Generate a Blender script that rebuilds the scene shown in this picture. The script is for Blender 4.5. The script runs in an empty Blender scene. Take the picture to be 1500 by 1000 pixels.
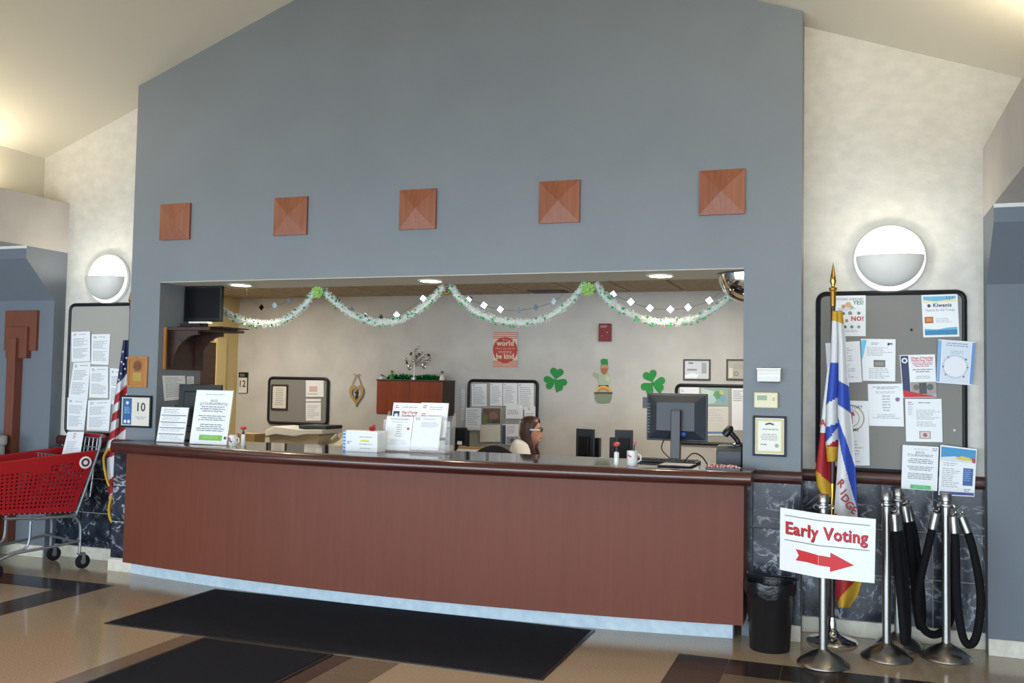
import bpy, bmesh, math, random
from mathutils import Vector, Matrix
random.seed(7)
SC = bpy.context.scene
COL = SC.collection
PI = math.pi

# ------------------------------------------------------------------ camera
CAM_H, FPX, YAW, PITCH, ROLL = 1.62, 1370.0, .34453, .04689, .01863
_w = Vector((-math.sin(YAW)*math.cos(PITCH), math.cos(YAW)*math.cos(PITCH), math.sin(PITCH)))
_r0 = Vector((math.cos(YAW), math.sin(YAW), 0)); _u0 = _r0.cross(_w)
_r = _r0*math.cos(ROLL) + _u0*math.sin(ROLL)
_u = -_r0*math.sin(ROLL) + _u0*math.cos(ROLL)
cam_d = bpy.data.cameras.new('camera'); cam = bpy.data.objects.new('camera', cam_d); COL.objects.link(cam)
cam_d.sensor_width = 36; cam_d.lens = FPX/1500*36; cam_d.clip_start = .05; cam_d.clip_end = 200
cam.matrix_world = Matrix(((_r.x, _u.x, -_w.x, 0), (_r.y, _u.y, -_w.y, 0), (_r.z, _u.z, -_w.z, CAM_H), (0, 0, 0, 1)))
SC.camera = cam

# ------------------------------------------------------------------ world, daylight, exposure
wd = bpy.data.worlds.new('world'); SC.world = wd; wd.use_nodes = True
bg = wd.node_tree.nodes['Background']; bg.inputs[0].default_value = (.62, .78, 1, 1); bg.inputs[1].default_value = 1.0
SC.view_settings.view_transform = 'Standard'; SC.view_settings.look = 'None'
SC.view_settings.exposure = 0.0; SC.view_settings.gamma = 1.0; SC.view_settings.use_curve_mapping = False

def area(name, loc, rot, sx, sy, watts, col):
    l = bpy.data.lights.new(name, 'AREA'); l.shape = 'RECTANGLE'; l.size = sx; l.size_y = sy
    l.energy = watts; l.color = col
    o = bpy.data.objects.new(name, l); COL.objects.link(o); o.location = loc; o.rotation_euler = rot
    return o
DAY = (.75, .885, 1.0)
area('window_daylight', (-3.0, -1.55, 1.25), (PI/2, 0, 0), 13.4, 1.9, 800, DAY)
COVE = (1.0, .86, .62)
area('cove_light', (-6.94, 2.9, 3.25), (PI, 0, 0), .12, 6.4, 61, COVE)
area('cove_light', (.99, 2.35, 3.25), (PI, 0, 0), .12, 6.1, 120, COVE)

# ------------------------------------------------------------------ helpers
def ray(px, py): return _w + _r*((px-750)/FPX) - _u*((py-500)/FPX)
O = Vector((0, 0, CAM_H))
def atY(px, py, Y): d = ray(px, py); return O + d*(Y/d.y)
def atZ(px, py, Z): d = ray(px, py); return O + d*((Z-CAM_H)/d.z)
def atX(px, py, X): d = ray(px, py); return O + d*(X/d.x)

def lin(h):
    h = h.lstrip('#')
    def f(c):
        c = int(c, 16)/255
        return c/12.92 if c <= .04045 else ((c+.055)/1.055)**2.4
    return (f(h[0:2]), f(h[2:4]), f(h[4:6]), 1)
MATS = {}
def mat(name, hexc, rough=.5, metal=0, spec=.5, hex2=None, scale=(4, 4, 4), detail=4, bump=0, bscale=None, coat=0, trans=0, emit=None, estr=0, contrast=None, space='Object', alpha=1):
    if name in MATS: return MATS[name]
    m = bpy.data.materials.new(name); m.use_nodes = True; nt = m.node_tree; N = nt.nodes; L = nt.links
    p = N['Principled BSDF']
    p.inputs['Base Color'].default_value = lin(hexc); p.inputs['Roughness'].default_value = rough
    p.inputs['Metallic'].default_value = metal; p.inputs['Specular IOR Level'].default_value = spec
    p.inputs['Coat Weight'].default_value = coat; p.inputs['Coat Roughness'].default_value = .08
    p.inputs['Transmission Weight'].default_value = trans; p.inputs['Alpha'].default_value = alpha
    if emit: p.inputs['Emission Color'].default_value = lin(emit); p.inputs['Emission Strength'].default_value = estr
    if hex2 or bump:
        tc = N.new('ShaderNodeTexCoord'); mp = N.new('ShaderNodeMapping'); mp.inputs['Scale'].default_value = scale
        L.new(tc.outputs[space], mp.inputs[0])
        nz = N.new('ShaderNodeTexNoise'); nz.inputs['Scale'].default_value = 1; nz.inputs['Detail'].default_value = detail
        L.new(mp.outputs[0], nz.inputs['Vector'])
        if hex2:
            cr = N.new('ShaderNodeValToRGB'); lo, hi = contrast or (.35, .65)
            cr.color_ramp.elements[0].position = lo; cr.color_ramp.elements[1].position = hi
            cr.color_ramp.elements[0].color = lin(hexc); cr.color_ramp.elements[1].color = lin(hex2)
            L.new(nz.outputs[0], cr.inputs[0]); L.new(cr.outputs[0], p.inputs['Base Color'])
        if bump:
            b = N.new('ShaderNodeBump'); b.inputs['Strength'].default_value = bump; b.inputs['Distance'].default_value = .01
            if bscale:
                n2 = N.new('ShaderNodeTexNoise'); n2.inputs['Scale'].default_value = bscale; n2.inputs['Detail'].default_value = 3
                L.new(tc.outputs[space], n2.inputs['Vector']); L.new(n2.outputs[0], b.inputs['Height'])
            else: L.new(nz.outputs[0], b.inputs['Height'])
            L.new(b.outputs[0], p.inputs['Normal'])
    MATS[name] = m
    return m
def ink(h, rough=.55): return mat('ink_'+h, h, rough)

# base materials
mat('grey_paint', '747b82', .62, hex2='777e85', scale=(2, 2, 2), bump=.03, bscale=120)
mat('white_plaster', 'c4c1b9', .7, hex2='d1cec6', scale=(11, 11, 14), detail=13, contrast=(.28, .68), bump=.12, bscale=40)
mat('ceiling_paint', 'd2cdbf', .8)
mat('bulkhead_paint', 'b3aea8', .75, hex2='bcb7b1', scale=(3, 3, 3), detail=6)
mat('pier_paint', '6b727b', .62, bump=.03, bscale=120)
mat('office_wall', 'bcb9b4', .7, hex2='c8c5c0', scale=(3, 3, 3), detail=8, bump=.05, bscale=60)
mat('cream_wall', 'c4b07c', .7)
mat('trim_white', 'dcd9d2', .5)
mat('stone_base', 'c9c4b4', .45, hex2='d6d2c5', scale=(20, 20, 20))
mat('kick_stone', 'b2c3cf', .5, hex2='c2d1da', scale=(18, 18, 18), detail=6)
mat('wood_dark', '3a1a17', .28, hex2='4b231d', scale=(2, 30, 30), detail=6, coat=.35)
mat('wood_orange', '814a33', .45, hex2='90563c', scale=(30, 30, 2.5), detail=6, bump=.03)
mat('wood_panel', '653526', .5, spec=.3, hex2='6d3b2b', scale=(26, 26, 1.6), detail=7, contrast=(.25, .75))
mat('wood_pilaster', '6b3a28', .55, hex2='74412d', scale=(30, 30, 2), detail=6)
mat('wood_cabinet', '7a2f14', .35, hex2='8a3a1a', scale=(18, 18, 1.5), detail=6, coat=.1)
mat('wood_brown', '35231d', .45, hex2='402b23', scale=(3, 20, 20))
mat('plaque_oak', 'a06a35', .4, hex2='b07a42', scale=(30, 30, 3))
mat('steel', 'a09e9b', .36, metal=1)
mat('steel_dark', '9c9894', .3, metal=1)
mat('chrome', 'e6e6e6', .05, metal=1)
mat('brass', 'c79a45', .22, metal=1)
mat('cart_grey', '8d9299', .4, metal=.7)
mat('black_plastic', '15161a', .38)
mat('soft_black', '1b1c21', .8)
mat('monitor_grey', '2b3038', .45)
mat('screen_black', '0a0b0d', .4, spec=.15)
mat('dark_bezel', '111215', .4, spec=.3)
mat('rope_black', '0b0b0f', .8, spec=.25, bump=.4, bscale=350)
mat('paper', 'e9ebee', .6)
mat('paper_warm', 'd8d5cc', .65)
mat('felt_grey', '84837f', .9, bump=.15, bscale=300)
mat('felt_light', 'a3a19b', .9, bump=.15, bscale=300)
mat('frame_black', '15171c', .45, spec=.3)
mat('red_plastic', '9c141c', .38)
mat('green_plastic', '2f9a24', .4)
mat('white_plastic', 'd9d9d6', .4)
mat('cream_plastic', 'd6cfae', .4)
mat('beige_plastic', 'b9ad96', .5)
mat('counter_top', '101013', .06, spec=.5)
mat('reveal_grey', '565b66', .5)
mat('gold_paper', 'c9a95a', .3, metal=.6)
mat('gold_fringe', 'c79a2a', .7, bump=.5, bscale=200)
mat('flag_red', '9f1c26', .65)
mat('flag_white', 'd5d6da', .65)
mat('flag_blue', '2b4bb0', .65)
mat('flag_navy', '232a55', .65)
mat('tinsel_white', 'd0d6ce', .35)
mat('tinsel_green', '0c7a35', .22, metal=.5)
mat('bead_green', '12a04a', .15, metal=.6)
mat('bow_green', '9dc66a', .6)
mat('mirror', 'e4e9ec', .04, metal=1)
mat('diamond_silver', 'aab4b8', .12, metal=1)
mat('shamrock', '128a35', .6)
mat('kraft', 'ab9163', .7)
mat('box_card', 'e4e6ea', .55)
mat('skin', 'c48d74', .5)
mat('hair_brown', '3a211b', .45, hex2='4a2a20', scale=(40, 40, 4))
mat('cardigan_white', 'd9d4cf', .85, bump=.2, bscale=160)
mat('navy_cloth', '252b3c', .8)
mat('lamp_glow', 'fff6e0', .5, emit='fff1d6', estr=9)
mat('diffuser_glow', 'fff8ea', .4, emit='fff4e0', estr=1.5)
mat('down_glow', 'fff0d8', .5, emit='ffe6c0', estr=14)
mat('troffer_glow', 'fff4e0', .5, emit='fff0d8', estr=5)
mat('sconce_white', 'd8d8d4', .45)
mat('tile_ceiling', 'a89a84', .85, hex2='968770', scale=(12, 12, 12), bump=.15, bscale=200)
mat('grid_dark', '55493b', .6)
mat('bag_black', '14151a', .3, bump=.5, bscale=30)
mat('glass_clear', 'f4f8fa', .05, trans=.0, alpha=.16)

def marble():
    m = bpy.data.materials.new('marble_dark'); m.use_nodes = True; nt = m.node_tree; N = nt.nodes; L = nt.links
    p = N['Principled BSDF']; p.inputs['Roughness'].default_value = .2; p.inputs['Specular IOR Level'].default_value = .35
    tc = N.new('ShaderNodeTexCoord'); oi = N.new('ShaderNodeObjectInfo')
    ad = N.new('ShaderNodeVectorMath'); ad.operation = 'MULTIPLY_ADD'
    cb = N.new('ShaderNodeCombineXYZ')
    for i in range(3): L.new(oi.outputs['Random'], cb.inputs[i])
    ad.inputs[1].default_value = (37, 53, 71); L.new(cb.outputs[0], ad.inputs[0]); L.new(tc.outputs['Object'], ad.inputs[2])
    n1 = N.new('ShaderNodeTexNoise'); n1.inputs['Scale'].default_value = 4.5; n1.inputs['Detail'].default_value = 7; n1.inputs['Distortion'].default_value = 1.6
    L.new(ad.outputs[0], n1.inputs['Vector'])
    n2 = N.new('ShaderNodeTexNoise'); n2.inputs['Scale'].default_value = 7; n2.inputs['Detail'].default_value = 6; n2.inputs['Roughness'].default_value = .7
    L.new(ad.outputs[0], n2.inputs['Vector'])
    # thin veins where n1 crosses .5
    s = N.new('ShaderNodeMath'); s.operation = 'SUBTRACT'; s.inputs[1].default_value = .5; L.new(n1.outputs[0], s.inputs[0])
    a = N.new('ShaderNodeMath'); a.operation = 'ABSOLUTE'; L.new(s.outputs[0], a.inputs[0])
    r = N.new('ShaderNodeValToRGB'); r.color_ramp.elements[0].position = 0; r.color_ramp.elements[0].color = (1, 1, 1, 1)
    r.color_ramp.elements[1].position = .03; r.color_ramp.elements[1].color = (0, 0, 0, 1); L.new(a.outputs[0], r.inputs[0])
    r2 = N.new('ShaderNodeValToRGB'); r2.color_ramp.elements[0].position = .38; r2.color_ramp.elements[0].color = lin('11141c')
    r2.color_ramp.elements[1].position = .72; r2.color_ramp.elements[1].color = lin('3a4252'); L.new(n2.outputs[0], r2.inputs[0])
    v = N.new('ShaderNodeMath'); v.operation = 'MULTIPLY'; L.new(r.outputs[0], v.inputs[0])
    r3 = N.new('ShaderNodeValToRGB'); r3.color_ramp.elements[0].position = .45; r3.color_ramp.elements[1].position = .68
    L.new(n2.outputs[0], r3.inputs[0]); L.new(r3.outputs[0], v.inputs[1])
    mx = N.new('ShaderNodeMix'); mx.data_type = 'RGBA'; L.new(v.outputs[0], mx.inputs[0]); L.new(r2.outputs[0], mx.inputs[6])
    mx.inputs[7].default_value = lin('cdd2dc'); L.new(mx.outputs[2], p.inputs['Base Color'])
    MATS['marble_dark'] = m
marble()
def floor_mat(name, c1, c2, rough=.17):
    m = mat(name, c1, rough, hex2=c2, scale=(90, 90, 90), detail=3, contrast=(.4, .62)); return m
floor_mat('floor_beige', 'a39077', 'b4a188', .12)
floor_mat('tile_dark', '2e2826', '3b3330')
floor_mat('tile_umber', '3d3530', '4a413b')
floor_mat('tile_taupe', '6e604f', '7d6e5b')
def mat_rug():
    m = mat('mat_black', '17171f', .95, spec=.2)
    nt = m.node_tree; N = nt.nodes; L = nt.links
    tc = N.new('ShaderNodeTexCoord'); wv = N.new('ShaderNodeTexWave'); wv.inputs['Scale'].default_value = 22; wv.inputs['Distortion'].default_value = 6
    wv.inputs['Detail'].default_value = 1; wv.inputs['Detail Scale'].default_value = 6
    L.new(tc.outputs['Object'], wv.inputs[0]); b = N.new('ShaderNodeBump'); b.inputs['Strength'].default_value = .5; b.inputs['Distance'].default_value = .004
    L.new(wv.outputs['Fac'], b.inputs['Height']); L.new(b.outputs[0], N['Principled BSDF'].inputs['Normal'])
mat_rug()

class MB:
    def __init__(self): self.v = []; self.f = []; self.m = []; self.s = []
    def add(self, vs, fs, mi=0, sm=False):
        o = len(self.v); self.v += [tuple(x) for x in vs]
        for f in fs: self.f.append([i+o for i in f]); self.m.append(mi); self.s.append(sm)
        return self
    def box(self, x0, x1, y0, y1, z0, z1, mi=0):
        return self.add([(x, y, z) for z in (z0, z1) for y in (y0, y1) for x in (x0, x1)],
                        [(0, 2, 3, 1), (4, 5, 7, 6), (0, 1, 5, 4), (2, 6, 7, 3), (0, 4, 6, 2), (1, 3, 7, 5)], mi)
    def obox(self, c, s, R=None, mi=0):
        R = R or Matrix.Identity(3); c = Vector(c)
        vs = [c + R @ Vector((x*s[0]/2, y*s[1]/2, z*s[2]/2)) for z in (-1, 1) for y in (-1, 1) for x in (-1, 1)]
        return self.add(vs, [(0, 2, 3, 1), (4, 5, 7, 6), (0, 1, 5, 4), (2, 6, 7, 3), (0, 4, 6, 2), (1, 3, 7, 5)], mi)
    def tube(self, pts, r, n=8, mi=0, closed=False):
        pts = [Vector(p) for p in pts]; k = len(pts); rs = r if isinstance(r, (list, tuple)) else [r]*k
        vs = []; up = None
        for i, p in enumerate(pts):
            if closed: t = pts[(i+1) % k] - pts[i-1]
            else: t = pts[min(i+1, k-1)] - pts[max(i-1, 0)]
            t.normalize()
            if up is None: up = Vector((0, 0, 1)) if abs(t.z) < .9 else Vector((1, 0, 0))
            a = t.cross(up).normalized() if t.cross(up).length > 1e-6 else t.orthogonal().normalized(); b = t.cross(a).normalized(); up = -b if False else a.cross(t).normalized()
            for j in range(n):
                an = 2*PI*j/n; vs.append(p + (a*math.cos(an) + b*math.sin(an))*rs[i])
        fs = []
        for i in range(k if closed else k-1):
            for j in range(n):
                i2 = (i+1) % k
                fs.append((i*n+j, i*n+(j+1) % n, i2*n+(j+1) % n, i2*n+j))
        self.add(vs, fs, mi, True)
        if not closed:
            o = len(self.v) - len(vs)
            self.f += [[o+j for j in range(n)], [o+(k-1)*n+j for j in range(n)]]; self.m += [mi, mi]; self.s += [False, False]
        return self
    def lathe(self, prof, n=24, c=(0, 0, 0), R=None, mi=0, sm=True, a0=0, a1=2*PI):
        c = Vector(c); R = R or Matrix.Identity(3); vs = []; full = abs(a1-a0-2*PI) < 1e-6; m = n if full else n+1
        for r, z in prof:
            for j in range(m):
                an = a0+(a1-a0)*j/n; vs.append(c + R @ Vector((r*math.cos(an), r*math.sin(an), z)))
        fs = []
        for i in range(len(prof)-1):
            for j in range(n):
                j2 = (j+1) % m if full else j+1
                fs.append((i*m+j, i*m+j2, (i+1)*m+j2, (i+1)*m+j))
        self.add(vs, fs, mi, sm)
        o = len(self.v) - len(vs)
        if full:
            for i, rz in ((0, prof[0]), (len(prof)-1, prof[-1])):
                if rz[0] > 1e-5: self.f.append([o+i*m+j for j in range(m)]); self.m.append(mi); self.s.append(False)
        return self
    def prism(self, poly, ax, d0, d1, mi=0):
        k = len(poly)
        def P(a, b, d): return {'y': (a, d, b), 'x': (d, a, b), 'z': (a, b, d)}[ax]
        vs = [P(a, b, d0) for a, b in poly] + [P(a, b, d1) for a, b in poly]
        fs = [list(range(k)), list(range(2*k-1, k-1, -1))] + [(i, (i+1) % k, k+(i+1) % k, k+i) for i in range(k)]
        return self.add(vs, fs, mi)
    def ball(self, c, r, n=10, m=8, mi=0, R=None):
        r = r if isinstance(r, (tuple, list)) else (r, r, r); c = Vector(c); R = R or Matrix.Identity(3); vs = []; fs = []
        vs.append(c + R @ Vector((0, 0, -r[2])))
        for i in range(1, m):
            t = -PI/2 + PI*i/m
            for j in range(n):
                a = 2*PI*j/n; vs.append(c + R @ Vector((r[0]*math.cos(t)*math.cos(a), r[1]*math.cos(t)*math.sin(a), r[2]*math.sin(t))))
        vs.append(c + R @ Vector((0, 0, r[2]))); T = len(vs)-1
        for j in range(n):
            fs.append((0, 1+(j+1) % n, 1+j)); fs.append((T, T-n+j, T-n+(j+1) % n))
            for i in range(m-2): fs.append((1+i*n+j, 1+i*n+(j+1) % n, 1+(i+1)*n+(j+1) % n, 1+(i+1)*n+j))
        return self.add(vs, fs, mi, True)
    def build(self, name, ms, parent=None, bevel=0, seg=2, recalc=True, loc=None):
        me = bpy.data.meshes.new(name); me.from_pydata(self.v, [], self.f)
        for m in (ms if isinstance(ms, (list, tuple)) else [ms]): me.materials.append(MATS[m] if isinstance(m, str) else m)
        me.polygons.foreach_set('material_index', self.m); me.polygons.foreach_set('use_smooth', self.s)
        if recalc:
            bm = bmesh.new(); bm.from_mesh(me); bmesh.ops.recalc_face_normals(bm, faces=bm.faces); bm.to_mesh(me); bm.free()
        me.update()
        if any(self.s): me.set_sharp_from_angle(angle=math.radians(42))
        o = bpy.data.objects.new(name, me); COL.objects.link(o)
        if parent: o.parent = parent
        if loc is not None: o.location = loc
        if bevel:
            b = o.modifiers.new('bevel', 'BEVEL'); b.width = bevel; b.segments = seg; b.limit_method = 'ANGLE'; b.angle_limit = math.radians(40)
        return o
def tag(o, label=None, cat=None, group=None, kind=None):
    if label: o['label'] = label
    if cat: o['category'] = cat
    if group: o['group'] = group
    if kind: o['kind'] = kind
    return o
def thing(name, label, cat, loc=(0, 0, 0), rz=0, group=None):
    o = bpy.data.objects.new(name, None); COL.objects.link(o); o.empty_display_size = .1
    o.location = loc; o.rotation_euler = (0, 0, rz); return tag(o, label, cat, group)
def struct(o, label): return tag(o, label, kind='structure')
def copy_tree(o, parent=None):
    c = o.copy(); COL.objects.link(c); c.parent = parent
    for ch in list(o.children): copy_tree(ch, c)
    return c
_tc = {}
def text_geo(s, bold=0.0):
    if (s, bold) in _tc: return _tc[(s, bold)]
    cu = bpy.data.curves.new('text', 'FONT'); cu.body = s; cu.size = 1; cu.offset = bold; cu.resolution_u = 2; cu.space_character = 1+bold*2.2
    ob = bpy.data.objects.new('text', cu); me = bpy.data.meshes.new_from_object(ob)
    vs = [v.co.copy() for v in me.vertices]; fs = [list(p.vertices) for p in me.polygons]
    bpy.data.objects.remove(ob); bpy.data.curves.remove(cu); bpy.data.meshes.remove(me)
    if vs:
        x0 = min(v.x for v in vs); x1 = max(v.x for v in vs)
        vs = [(v.x-(x0+x1)/2, v.y) for v in vs]; wid = x1-x0
    else: wid = 0
    _tc[(s, bold)] = (vs, fs, wid); return _tc[(s, bold)]

def prints(parent, P, W, H, items, name='printed_text', base=.0006, step=.00012):
    """flat print on a sheet: P(u, v, off) maps sheet coordinates (v downwards) to a local point"""
    mb = MB(); cols = []
    def ci(c):
        if c not in cols: cols.append(c)
        return cols.index(c)
    for k, it in enumerate(items):
        off = base+step*k; t = it[0]
        if t == 'r':
            _, u0, v0, u1, v1, c = it; mb.add([P(u0, v0, off), P(u0, v1, off), P(u1, v1, off), P(u1, v0, off)], [(0, 1, 2, 3)], ci(c))
        elif t == 'p':
            pts = it[1]; mb.add([P(u, v, off) for u, v in pts], [list(range(len(pts)))], ci(it[2]))
        elif t == 'b':
            _, u0, v0, u1, v1, n, c = it[:7]; ctr = len(it) > 7
            for i in range(n):
                va = v0+(v1-v0)*i/n; h = (v1-v0)/n*.42; w = (u1-u0)*random.uniform(.6, 1)
                ua = (u0+u1)/2-w/2 if ctr else u0; ue = ua+w
                while ua < ue-.01:
                    ub = min(ue, ua+random.uniform(.05, .16))
                    mb.add([P(ua, va, off), P(ua, va+h, off), P(ub, va+h, off), P(ub, va, off)], [(0, 1, 2, 3)], ci(c)); ua = ub+.018
        elif t == 'c':
            _, u, v, r, c = it[:5]; n = 20; mb.add([P(u+r*math.cos(2*PI*i/n), v-r*W/H*math.sin(2*PI*i/n), off) for i in range(n)], [list(range(n))], ci(c))
        elif t == 'o':
            _, u, v, r, r2, c = it; n = 28
            vs = [P(u+q*math.cos(2*PI*i/n), v-q*W/H*math.sin(2*PI*i/n), off) for q in (r, r2) for i in range(n)]
            mb.add(vs, [(i, (i+1) % n, n+(i+1) % n, n+i) for i in range(n)], ci(c))
        elif t == 't':
            _, s, u, v, h, c = it[:6]; bold = it[6] if len(it) > 6 else 0; maxw = it[7] if len(it) > 7 else .9
            vs, fs, wid = text_geo(s, bold); sc = h*H/.7
            sx = min(sc, maxw*W/max(wid, 1e-6))
            mb.add([P(u+x*sx/W, v-y*sc/H, off) for x, y in vs], fs, ci(c))
    if not mb.v: return None
    return tag(mb.build(name, [ink(c) for c in cols], parent, recalc=False), kind='stuff' if name == 'printed_text' else None)

def sheet(name, label, cat, c4, items=(), m='paper', group=None, th=.0016, parent=None, curl=0):
    TL, TR, BR, BL = [Vector(c) for c in c4]; ctr = (TL+TR+BR+BL)/4
    TL, TR, BR, BL = TL-ctr, TR-ctr, BR-ctr, BL-ctr
    n = (BL-TL).cross(TR-TL).normalized(); W = (TR-TL).length; H = (BL-TL).length
    def P(u, v, off=0):
        q = (TL*(1-u)+TR*u)*(1-v)+(BL*(1-u)+BR*u)*v
        return q + n*(off + curl*(v**3))
    mb = MB(); nv = 8 if curl else 1
    front = [P(u, i/nv, 0) for i in range(nv+1) for u in (0, 1)]; back = [p-n*th for p in front]
    N = len(front)
    mb.add(front+back, [(2*i, 2*i+2, 2*i+3, 2*i+1) for i in range(nv)] + [(N+2*i, N+2*i+1, N+2*i+3, N+2*i+2) for i in range(nv)]
           + [(2*i, N+2*i, N+2*i+2, 2*i+2) for i in range(nv)] + [(2*i+1, 2*i+3, N+2*i+3, N+2*i+1) for i in range(nv)]
           + [(0, 1, N+1, N), (2*nv, N+2*nv, N+2*nv+1, 2*nv+1)])
    o = mb.build(name, m, parent, loc=ctr)
    if label: tag(o, label, cat, group)
    if items: prints(o, P, W, H, items)
    return o
def wall_sheet(name, label, cat, px, Y, items=(), **k):
    """a sheet pinned flat on a wall facing the room at depth Y"""
    return sheet(name, label, cat, [atY(a, b, Y) for a, b in px], items, **k)
# ================================================================== THE SETTING
D, W = 6.42, 6.70             # face of the gabled bay, face of the white walls
BL, BR = -5.785, -.284        # bay edges
OL, OR, OZ = -5.477, -.655, 2.44   # service opening
DB = 6.98                     # back of the bay wall
RX, RZ, SL = -3.03, 5.165, .368
YB, CZ = 10.6, 2.72           # office back wall and ceiling
HL, HR = -6.78, .83           # bulkhead faces
Y0 = -1.7
def ceil(x): return RZ - SL*abs(x-RX)

# floor with inlaid tiles
floor = struct(MB().box(-10.6, 4.6, Y0-.2, YB+.2, -.12, 0).build('floor', 'floor_beige'), 'polished beige terrazzo floor with dark inlaid tile bands')
T = .305
_tm = {}
def ftile(x, y, m):
    if m not in _tm: _tm[m] = MB().box(0, T-.002, 0, T-.002, 0, .0012).build('floor_tile', m, floor); o = _tm[m]
    else: o = _tm[m].copy(); COL.objects.link(o)
    o.location = (x, y, 0)
xl = -5.39
for i in range(9): ftile(xl-T*(i+1), 5.93-T, 'tile_dark')
for i in range(1, 12): ftile(xl-T, 5.93-T*(i+1), 'tile_dark' if i > 8 else 'tile_umber')
xr = -.965
for i in range(12): ftile(xr+T*i, 5.825-T, 'tile_dark')
for j in range(1, 9):
    ftile(xr, 5.825-T*(j+1), 'tile_umber')
    if j < 4:
        for i in range(1, 7): ftile(xr+T*i, 5.825-T*(j+1), 'tile_taupe')
for j in range(12):
    for i, m in enumerate(('tile_taupe', 'tile_umber', 'tile_umber', 'tile_umber', 'tile_taupe')):
        ftile(-3.96+i*T, 4.97-T*(j+1), m)

# gabled bay wall with the service opening
g = MB().prism([(BL, 0), (OL, 0), (OL, OZ), (OR, OZ), (OR, 0), (BR, 0), (BR, ceil(BR)), (RX, RZ), (BL, ceil(BL))], 'y', D, DB)
wall_bay = struct(g.build('wall_bay', 'grey_paint'), 'blue grey gabled wall with long service opening')
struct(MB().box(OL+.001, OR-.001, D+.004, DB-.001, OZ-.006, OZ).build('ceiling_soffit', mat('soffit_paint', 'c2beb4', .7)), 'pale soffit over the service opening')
# white plaster walls either side
wall_right = struct(MB().prism([(BR, 0), (1.15, 0), (1.15, ceil(1.15)), (BR, ceil(BR))], 'y', W, W+.1).build('wall_back_right', 'white_plaster'), 'mottled off white plaster wall right of the grey bay')
wall_left = struct(MB().prism([(-7.1, 0), (BL, 0), (BL, ceil(BL)), (-7.1, ceil(-7.1))], 'y', W, W+.1).build('wall_back_left', 'white_plaster'), 'mottled off white plaster wall left of the grey bay')
# vaulted ceiling
c = MB().prism([(-7.25, ceil(-7.25)), (RX, RZ), (1.3, ceil(1.3)), (1.3, ceil(1.3)+.12), (RX, RZ+.12), (-7.25, ceil(-7.25)+.12)], 'y', Y0, 7.1)
struct(c.build('ceiling', 'ceiling_paint'), 'cream vaulted ceiling rising to a ridge')
for nm, x0, x1, lab in (('left', -10.4, HL, 'left'), ('right', HR, 4.4, 'right')):
    struct(MB().box(x0, x1, Y0, W, 2.765, 3.22).build('wall_bulkhead_'+nm, 'bulkhead_paint'), 'white bulkhead band with light cove on top at the %s' % lab)
    xc = (-7.2, -7.1) if nm == 'left' else (1.15, 1.25)
    struct(MB().box(xc[0], xc[1], Y0, W, 3.22, 3.75).build('wall_cove_'+nm, 'ceiling_paint'), 'cream wall behind the light cove at the %s' % lab)
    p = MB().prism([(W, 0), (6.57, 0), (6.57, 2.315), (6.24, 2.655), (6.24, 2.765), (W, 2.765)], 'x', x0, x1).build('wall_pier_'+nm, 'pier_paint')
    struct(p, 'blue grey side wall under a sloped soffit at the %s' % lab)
    struct(MB().box(x0, x1, 6.225, 6.24, 2.742, 2.765).build('trim_soffit_'+nm, 'trim_white'), 'thin white moulding along the soffit top at the %s' % lab)
    struct(MB().box(x0, x1, 6.552, 6.57, 0, .105).build('baseboard_pier_'+nm, 'stone_base', bevel=.004), 'cream baseboard under the grey side wall at the %s' % lab)
    xe = -10.5 if nm == 'left' else 4.4
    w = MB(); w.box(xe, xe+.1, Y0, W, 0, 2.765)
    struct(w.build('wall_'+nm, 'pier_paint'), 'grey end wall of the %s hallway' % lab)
struct(MB().box(-10.4, 4.4, Y0, .92, 2.26, 2.765).build('light_blocker_slab', 'ceiling_paint'), 'added slab behind the viewer keeping window light off the upper wall')  # unseen slab added to shade the upper bay wall from the windows
# front wall with the tall shop windows that light the lobby
w = MB(); w.box(-10.5, 4.5, Y0-.1, Y0, 0, .25); w.box(-10.5, 4.5, Y0-.1, Y0, 2.25, 2.85)
w.prism([(-7.3, 2.85), (1.3, 2.85), (1.3, ceil(1.3)), (RX, RZ), (-7.3, ceil(-7.3))], 'y', Y0-.1, Y0)
struct(w.build('wall_front', 'white_plaster'), 'plaster wall around the tall entrance windows')
for k in range(9):
    xa = -10.1+k*1.58
    f = MB(); f.box(xa, xa+.06, Y0-.1, Y0, .25, 2.25); f.box(xa+1.52, xa+1.58, Y0-.1, Y0, .25, 2.25); f.box(xa+.06, xa+1.52, Y0-.1, Y0, .25, .31); f.box(xa+.06, xa+1.52, Y0-.1, Y0, 2.19, 2.25)
    struct(f.build('window_%d' % (k+1), 'frame_black'), 'dark framed entrance window')

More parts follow.
